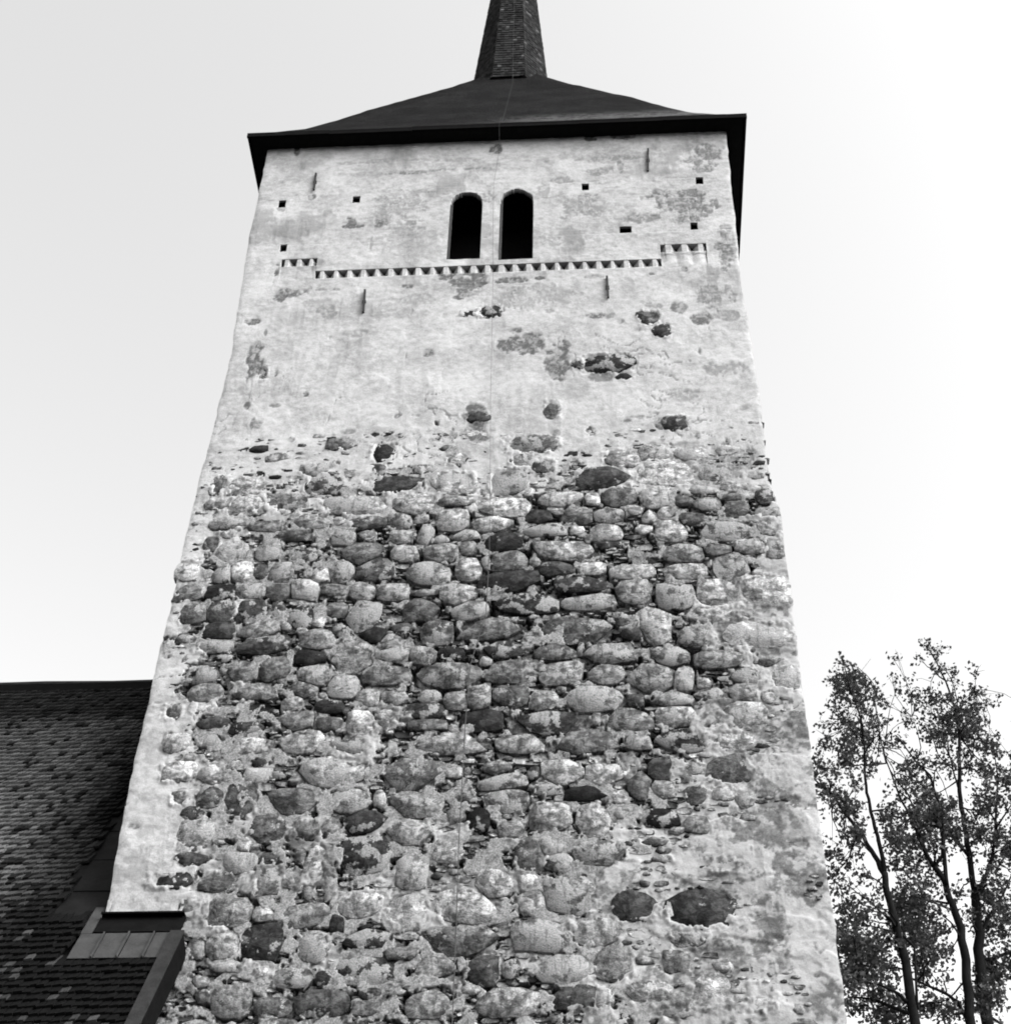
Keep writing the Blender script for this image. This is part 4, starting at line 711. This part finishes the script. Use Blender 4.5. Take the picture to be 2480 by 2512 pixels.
# ---- spire: eight faces of small shingles
sp_x, sp_y = -.115, 4.5
def sp_r(z): return max(.03, .905-.0705*(z-38.0))
core = MB(); zz = [37.0, 38, 40, 42, 44, 46, 48, 50.2]
for z in zz:
    for k in range(8):
        a = R(22.5+45*k); rr_ = sp_r(z)/math.cos(R(22.5))-.03; core.v.append((sp_x+rr_*math.cos(a), sp_y+rr_*math.sin(a), z))
for j in range(len(zz)-1):
    for k in range(8): core.f.append((j*8+k, j*8+(k+1) % 8, (j+1)*8+(k+1) % 8, (j+1)*8+k))
core.f.append(tuple(range(len(zz)*8-8, len(zz)*8)))
spire = core.build('spire', M_TAR, tower)
sg = MB(); z = 37.25; lean = math.atan(.0705)
while z < 50:
    for k in range(8):
        an = R(45*k); nrm = Vector((math.cos(an)*math.cos(lean), math.sin(an)*math.cos(lean), math.sin(lean))); tg = Vector((-math.sin(an), math.cos(an), 0)); upv = nrm.cross(tg)
        r = sp_r(z); hw = r*math.tan(R(22.5)); w = -hw
        while w < hw-.02:
            ww = min(rng.uniform(.085, .115), hw-w)
            c = Vector((sp_x, sp_y, z))+Vector((math.cos(an), math.sin(an), 0))*(r+.002+rng.uniform(0, .008))+tg*(w+ww/2)+upv*.10
            tl = .10+rng.uniform(-.02, .03)
            u2 = (upv-nrm*tl).normalized(); n2 = (nrm+upv*tl).normalized(); t2 = (tg+n2*rng.uniform(-.06, .06)).normalized()
            tone = rng.choice((.008, .011, .014, .017, .02))*(1.0+.9*(rng.random() < .06)*2)
            sg.box(c, t2*(ww/2-.003), u2*.105, n2*.009, tone)
            w += ww
    z += .125
tag(sg.build('spire_shingles', M_SHJ, spire), kind='stuff')
# ---- lightning conductor running down spire, roof and wall
lc = MB(); pts = [(sp_x+.02, sp_y-sp_r(48)-.05, 48), (sp_x+.05, sp_y-sp_r(43)-.05, 43), (sp_x+.1, sp_y-sp_r(38.2)-.06, 38.2)]
for s in (3.5, 2.5, 1.5, .7, .3): pts.append((.1-.02*s, -.333+s-.02, prof_z(s)+.04))
pts += [(.12, -.4, 29.3), (.09, -.37, 29.05), (.085, -.06, 28.75), (.0, -.05, 27.6), (.02, -.05, 26.2), (.06, -.05, 24.6), (.1, -.06, 21.5), (.15, -.07, 19.2), (.17, -.075, 18.1), (.15, -.08, 17.0), (-.04, -.08, 16.07), (-.07, -.08, 15.3), (-.088, -.075, 13.2), (-.074, -.075, 12.2), (-.06, -.07, 8), (-.05, -.06, 0)]
lc.tube([(x, y, z, .0028 if z > 19 else .0065) for x, y, z in pts], 5); lc.build('lightning_cable', plain('dull_copper_cable', .05, .2, 5), tower, True)

# ------------------------------------------------------------------ nave: a long low body with a steep shingled roof
KS = 1.62; Z0 = 12.15                                          # roof plane z = Z0 + KS*y, ridge at y = 4.5
def rz(y): return Z0+KS*y
DS = Vector((0, -1, -KS)).normalized(); NR = Vector((0, -KS, 1)).normalized(); XA = Vector((1, 0, 0))
nave = empty('church_nave', (-15, 4.5, 0))
nave_inv = Vector((-15, 4.5, 0))
tag(nave, 'church nave with steep dark shingle roof running into the left flank of the stone tower', 'church nave')
def nv(o): o.location = -nave_inv; o.parent = nave; return o
YE = -4.6
d = MB(); T = .10
def slab(x0, x1, y0, y1, off=-.05, th=T, mb=None):
    a = Vector((0, y0, rz(y0)))+NR*off; b = Vector((0, y1, rz(y1)))+NR*off; dn = -NR*th
    V = []
    for base in (a, b):
        for x in (x0, x1):
            V.append(base+XA*x); V.append(base+XA*x+dn)
    mb.add(V, [(0, 2, 6, 4), (1, 5, 7, 3), (0, 1, 3, 2), (4, 6, 7, 5), (0, 4, 5, 1), (2, 3, 7, 6)])
slab(-32, -4.47, .03, 4.49, mb=d); slab(-32, -3.46, YE, .026, mb=d)
# the far slope
d.add([(-32, 4.5, rz(4.5)-.1), (-4.47, 4.5, rz(4.5)-.1), (-4.47, 13.6, rz(-4.6)-.1), (-32, 13.6, rz(-4.6)-.1)], [(0, 1, 2, 3)])
nv(d.build('roof_deck', M_TAR))
w = MB()
w.box((-18.05, -3.9, 2.6), (14.05, 0, 0), (0, .35, 0), (0, 0, 2.6)); w.box((-18.05, 12.9, 2.6), (14.05, 0, 0), (0, .35, 0), (0, 0, 2.6))
gv = []
for x in (-4.0, -3.62):
    gv += [(x, -4.24, 0), (x, -.003, 0), (x, -.003, rz(-.003)-.3), (x, -4.24, rz(-4.24)-.3)]
w.add(gv, [(0, 1, 2, 3), (7, 6, 5, 4), (0, 3, 7, 4), (3, 2, 6, 7), (2, 1, 5, 6)])
gv = []
for x in (-31.8, -31.4): gv += [(x, -3.5, 0), (x, 12.5, 0), (x, 12.5, rz(-3.5)-.3), (x, 4.5, rz(4.5)-.35), (x, -3.5, rz(-3.5)-.3)]
w.add(gv, [(0, 1, 2, 3, 4), (9, 8, 7, 6, 5), (0, 4, 9, 5), (4, 3, 8, 9), (3, 2, 7, 8), (2, 1, 6, 7)])
nv(w.build('nave_wall', M_NAVEWALL))
# shingles
def shingle_box(w):
    s = MB(); s.box((0, .17, 0), (w/2-.003, 0, 0), (0, .19, 0), (0, 0, .017)); return s
SV = []
for wv in (.085, .095, .105, .115):
    s = shingle_box(wv); mm = bpy.data.meshes.new('shingle'); mm.from_pydata(s.v, [], s.f); mm.materials.append(M_SH); SV.append((wv, mm, s))
L_ = 4.5*math.sqrt(1+KS*KS)                                    # slope length from ridge to tower face
rows = []; sl = .38
FOC = 58.755/36
def view(pw):
    v = pw-CAM; zf = v.dot(f_); return (.5+FOC*v.dot(r_)/zf, .5*1024/1010+FOC*v.dot(u_)/zf, zf)
vx = lambda x, y: float(vnoise(np.array([x]), np.array([y]), 40)[0])
place = []
while True:
    y = 4.5+DS.y*sl
    if y < -2.2: break
    xr = -4.56 if y > .02 else -3.5
    xl = -12.5; x = xr-rng.uniform(0, .06); wob = 0
    if y > .02: xr2 = -5.25+rng.uniform(-.05, .12); x = xr2
    while x > xl:
        k = rng.randrange(4); wv = SV[k][0]; x -= wv/2
        if not (-.56 < y < .02 and x > -4.72):
            q = vx(x*.55+3, y*.7)*.6+vx(x*1.6, y*1.6+7)*.4
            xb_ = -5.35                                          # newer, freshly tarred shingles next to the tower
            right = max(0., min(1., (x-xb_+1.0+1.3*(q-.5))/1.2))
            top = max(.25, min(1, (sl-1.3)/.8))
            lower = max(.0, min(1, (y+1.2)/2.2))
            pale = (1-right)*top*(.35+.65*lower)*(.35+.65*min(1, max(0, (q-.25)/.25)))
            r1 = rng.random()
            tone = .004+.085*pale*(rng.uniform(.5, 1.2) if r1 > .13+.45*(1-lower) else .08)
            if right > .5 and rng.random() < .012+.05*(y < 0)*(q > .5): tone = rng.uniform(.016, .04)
            place.append((x, y, sl, k, tone))
        x -= wv/2
    sl += .15
vis = []
for i, (x, y, s, k, t) in enumerate(place):
    u, v, zf = view(Vector((x, y, rz(y))))
    if -.0 < u < 1 and -.0 < v < 1.014: vis.append((zf, i))
vis.sort(); chosen = set(i for _, i in vis[:300])
sj = MB()
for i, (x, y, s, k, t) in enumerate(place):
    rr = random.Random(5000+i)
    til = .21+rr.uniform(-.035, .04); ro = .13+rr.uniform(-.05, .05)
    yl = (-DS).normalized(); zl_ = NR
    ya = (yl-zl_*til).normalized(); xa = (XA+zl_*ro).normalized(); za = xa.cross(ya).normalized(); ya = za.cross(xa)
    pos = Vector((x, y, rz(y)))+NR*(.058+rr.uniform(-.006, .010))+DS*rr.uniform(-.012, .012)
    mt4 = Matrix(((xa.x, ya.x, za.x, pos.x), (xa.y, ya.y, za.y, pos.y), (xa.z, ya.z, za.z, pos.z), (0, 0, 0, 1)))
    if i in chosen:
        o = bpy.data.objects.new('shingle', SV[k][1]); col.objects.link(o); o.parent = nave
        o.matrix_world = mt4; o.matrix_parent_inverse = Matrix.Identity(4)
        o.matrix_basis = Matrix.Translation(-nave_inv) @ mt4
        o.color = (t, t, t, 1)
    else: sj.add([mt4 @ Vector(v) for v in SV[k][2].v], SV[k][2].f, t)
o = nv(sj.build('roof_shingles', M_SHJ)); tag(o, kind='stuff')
# ridge boards and cap
s = MB(); a = Vector((0, 4.5, rz(4.5)))+NR*.05
s.box(a+XA*-18.3+DS*.17, XA*13.8, DS*.17, NR*.018); s.build('ridge_board', M_TAR); ro_ = bpy.data.objects['ridge_board']; nv(ro_)
s = MB(); pts = [(-32, 4.5, rz(4.5)+.06)]+[(-32+k*1.2, 4.5, rz(4.5)+.06+rng.uniform(-.02, .02)) for k in range(1, 23)]+[(-4.52, 4.5, rz(4.5)+.06)]
s.tube([(x, y, z, .06) for x, y, z in pts], 8); nv(s.build('ridge_cap', M_RIDGE, None, True))
# valley sheets along the tower flank
yv = 4.2; k = 0
while yv > .1:
    y1 = yv-.47; s = MB(); lo = Vector((0, y1, rz(y1))); hi = Vector((0, yv, rz(yv))); wl = -5.34+rng.uniform(-.02, .02)
    mid = (lo+hi)/2+NR*(.012+.006*(k % 2)); s.box(mid+XA*((wl-4.53)/2), XA*((-4.53-wl)/2), (hi-lo)*.515, NR*.003)
    for ex in (wl+.012, -4.545): s.box(mid+XA*ex+NR*.012, XA*.008, (hi-lo)*.51, NR*.010)
    s.box(lo+NR*.022+XA*((wl-4.53)/2), XA*((-4.53-wl)/2), DS*.012, NR*.006)
    nv(s.build('valley_sheet', M_VALLEY)); yv = y1; k += 1
# apron of zinc sheets where the roof meets the tower face; black board above stands for a shadow gap
y0, y1 = -.50, -.19
for k in range(4):
    xa_, xb_ = -4.66+k*(1.24/4), -4.66+(k+1)*(1.24/4)-.012
    s = MB(); mid = (Vector((0, y0, rz(y0)))+Vector((0, y1, rz(y1))))/2+NR*(.055+.004*(k % 2)); half = Vector((0, (y1-y0)/2, KS*(y1-y0)/2))
    s.box(mid+XA*(xa_+xb_)/2, XA*((xb_-xa_)/2), half, NR*.004); s.box(mid+XA*(xb_-.008)+NR*.018, XA*.007, half, NR*.014)
    nv(s.build('apron_sheet', M_ZINC))
s = MB(); y0b, y1b = -.19, .16
mid = (Vector((0, y0b, rz(y0b)))+Vector((0, y1b, rz(y1b))))/2+NR*.058; half = Vector((0, (y1b-y0b)/2, KS*(y1b-y0b)/2))
s.box(mid+XA*-4.60, XA*.07, half, NR*.004); nv(s.build('apron_sheet', M_ZINC))
s = MB(); s.box((-3.98, -.135, 12.04), (.53, 0, 0), (0, .09, .155), (0, .016, -.009)); s.box((-3.98, -.08, 12.215), (.52, 0, 0), (0, .07, 0), (0, 0, .012)); nv(s.build('shadow_gap_board', M_TAR))  # black board added in place of the shaded gap above the apron
# verge boards
a = Vector((0, -.20, rz(-.20))); b = Vector((0, YE, rz(YE))); mid = (a+b)/2; half = (b-a)/2
s = MB(); s.box(mid+XA*-3.405+NR*-.10, XA*.022, half, NR*.17); vb = nv(s.build('verge_board', M_TAR))
s = MB(); s.box(mid+XA*-3.46+NR*.088, XA*.085, half, NR*.014); nv(s.build('verge_cap', plain('verge_cap_board', .018, .3, 6)))

# ------------------------------------------------------------------ trees
LAB = ['broadleaf tree with two slim forked stems close beside the right edge of the tower',
       'broadleaf tree with steeply forking dark stem in the middle between two other trees',
       'tallest broadleaf tree with thick stems spreading at the right edge of the photo']
def leaf(mb, c, sz, rr):
    n = Vector((rr.gauss(0, 1), rr.gauss(0, 1), rr.gauss(0, 1)+.4)).normalized(); t = n.orthogonal().normalized(); t.rotate(Matrix.Rotation(rr.uniform(0, 6.28), 3, n)); b = n.cross(t)
    l, w = sz, sz*rr.uniform(.28, .42)
    mb.add([c-t*l*.5, c+b*w-n*w*.3, c+t*l*.5, c-b*w-n*w*.3], [(0, 1, 2), (0, 2, 3)])
for ti, (brs, clumps) in enumerate(TREES):
    rr = random.Random(60+ti)
    base = brs[0][0]; gx, gy = base[0]+.15, base[1]
    root = empty('leafy_tree', (gx, gy, 0)); tag(root, LAB[ti], 'tree', 'trees standing to the right of the tower')
    inv = Vector((gx, gy, 0))
    def put(o): o.parent = root; o.location = -inv; return o
    nb = []
    brs = [[(x, y, z, r*.66) for x, y, z, r in b] for b in brs]
    for bi, br in enumerate(brs):
        P = [Vector(p[:3]) for p in br]; out = []
        for i in range(len(br)-1):
            for q in range(3):
                f = q/3; p = P[i].lerp(P[i+1], f); r = br[i][3]*(1-f)+br[i+1][3]*f
                out.append((p.x+rr.uniform(-.3, .3)*r, p.y+rr.uniform(-.6, .6)*r, p.z, r))
        out.append(br[-1])
        t = MB()
        if bi == 0:
            r0_ = br[0][3]; out = [(gx, gy, -.2, r0_*2.0), (gx, gy, .3, r0_*1.6), (gx-.05, gy, 4, r0_*1.35), ((gx+base[0])/2, gy, base[2]*.65, r0_*1.15)]+out
            t.tube(out, 9); put(t.build('trunk', M_BARK, None, True))
        else:
            t.tube(out, 7); put(t.build('branch', M_BARK, None, True))
        nb += out
    NB = np.array([p for p in nb if p[2] > 6])
    cl = list(clumps)
    for q in range(26 if ti == 2 else 16):                     # the sides of the crown that face away from the camera
        c = rr.choice(clumps); cl.append((c[0]+rr.uniform(.1, .6 if ti < 2 else 2.2), c[1]+rr.uniform(1.2, 2.6), c[2]+rr.uniform(-.5, .4), rr.uniform(.2, .4), .5))
    lf = MB(); tw = MB()
    for (x, y, z, r, dens) in cl:
        c = Vector((x, y, z)); dd = np.hypot(np.hypot(NB[:, 0]-x, NB[:, 1]-y), NB[:, 2]-z+.15); j = int(dd.argmin()); s0 = Vector(NB[j][:3])
        tp_ = []; sag = Vector((rr.uniform(-.16, .16), rr.uniform(-.16, .16), rr.uniform(-.02, .14)))*min(1.5, dd[j])
        for q in range(6):
            f = q/5; tp_.append((*(s0.lerp(c, f)+sag*math.sin(math.pi*f)*(1 if q else 0)+Vector((rr.uniform(-1, 1), rr.uniform(-1, 1), rr.uniform(-1, 1)))*.025*(0 < q < 5)), max(.004, min(.010+.008*dd[j], NB[j][3]*.7)*(1-f)+.004)))
        tw.tube(tp_, 4, False)
        for q in range(4):
            b_ = Vector(tp_[rr.randint(3, 5)][:3]); e_ = c+Vector((rr.gauss(0, .55), rr.gauss(0, .55), rr.gauss(.1, .55)))*r; mm_ = b_.lerp(e_, .5)+Vector((rr.uniform(-.1, .1), rr.uniform(-.1, .1), rr.uniform(0, .1)))*r
            tw.tube([(*b_, .005), (*mm_, .004), (*e_, .0025)], 3, False)
        n = int(dens*r*r*(2600 if z > 16.5 else 3700))+4
        subs = [c+Vector((rr.gauss(0, .48), rr.gauss(0, .6), rr.gauss(0, .48)))*r for _ in range(max(2, int(n/7)))]
        for q in range(n):
            sc = rr.choice(subs); p = sc+Vector((rr.gauss(0, 1), rr.gauss(0, 1), rr.gauss(0, 1)))*.055
            leaf(lf, p, rr.uniform(.055, .10), rr)
    put(tw.build('twigs', M_BARK)); tag(bpy.data.objects[-1] if False else root.children[-1], kind='stuff')
    o = put(lf.build('crown', M_LEAF)); tag(o, kind='stuff')
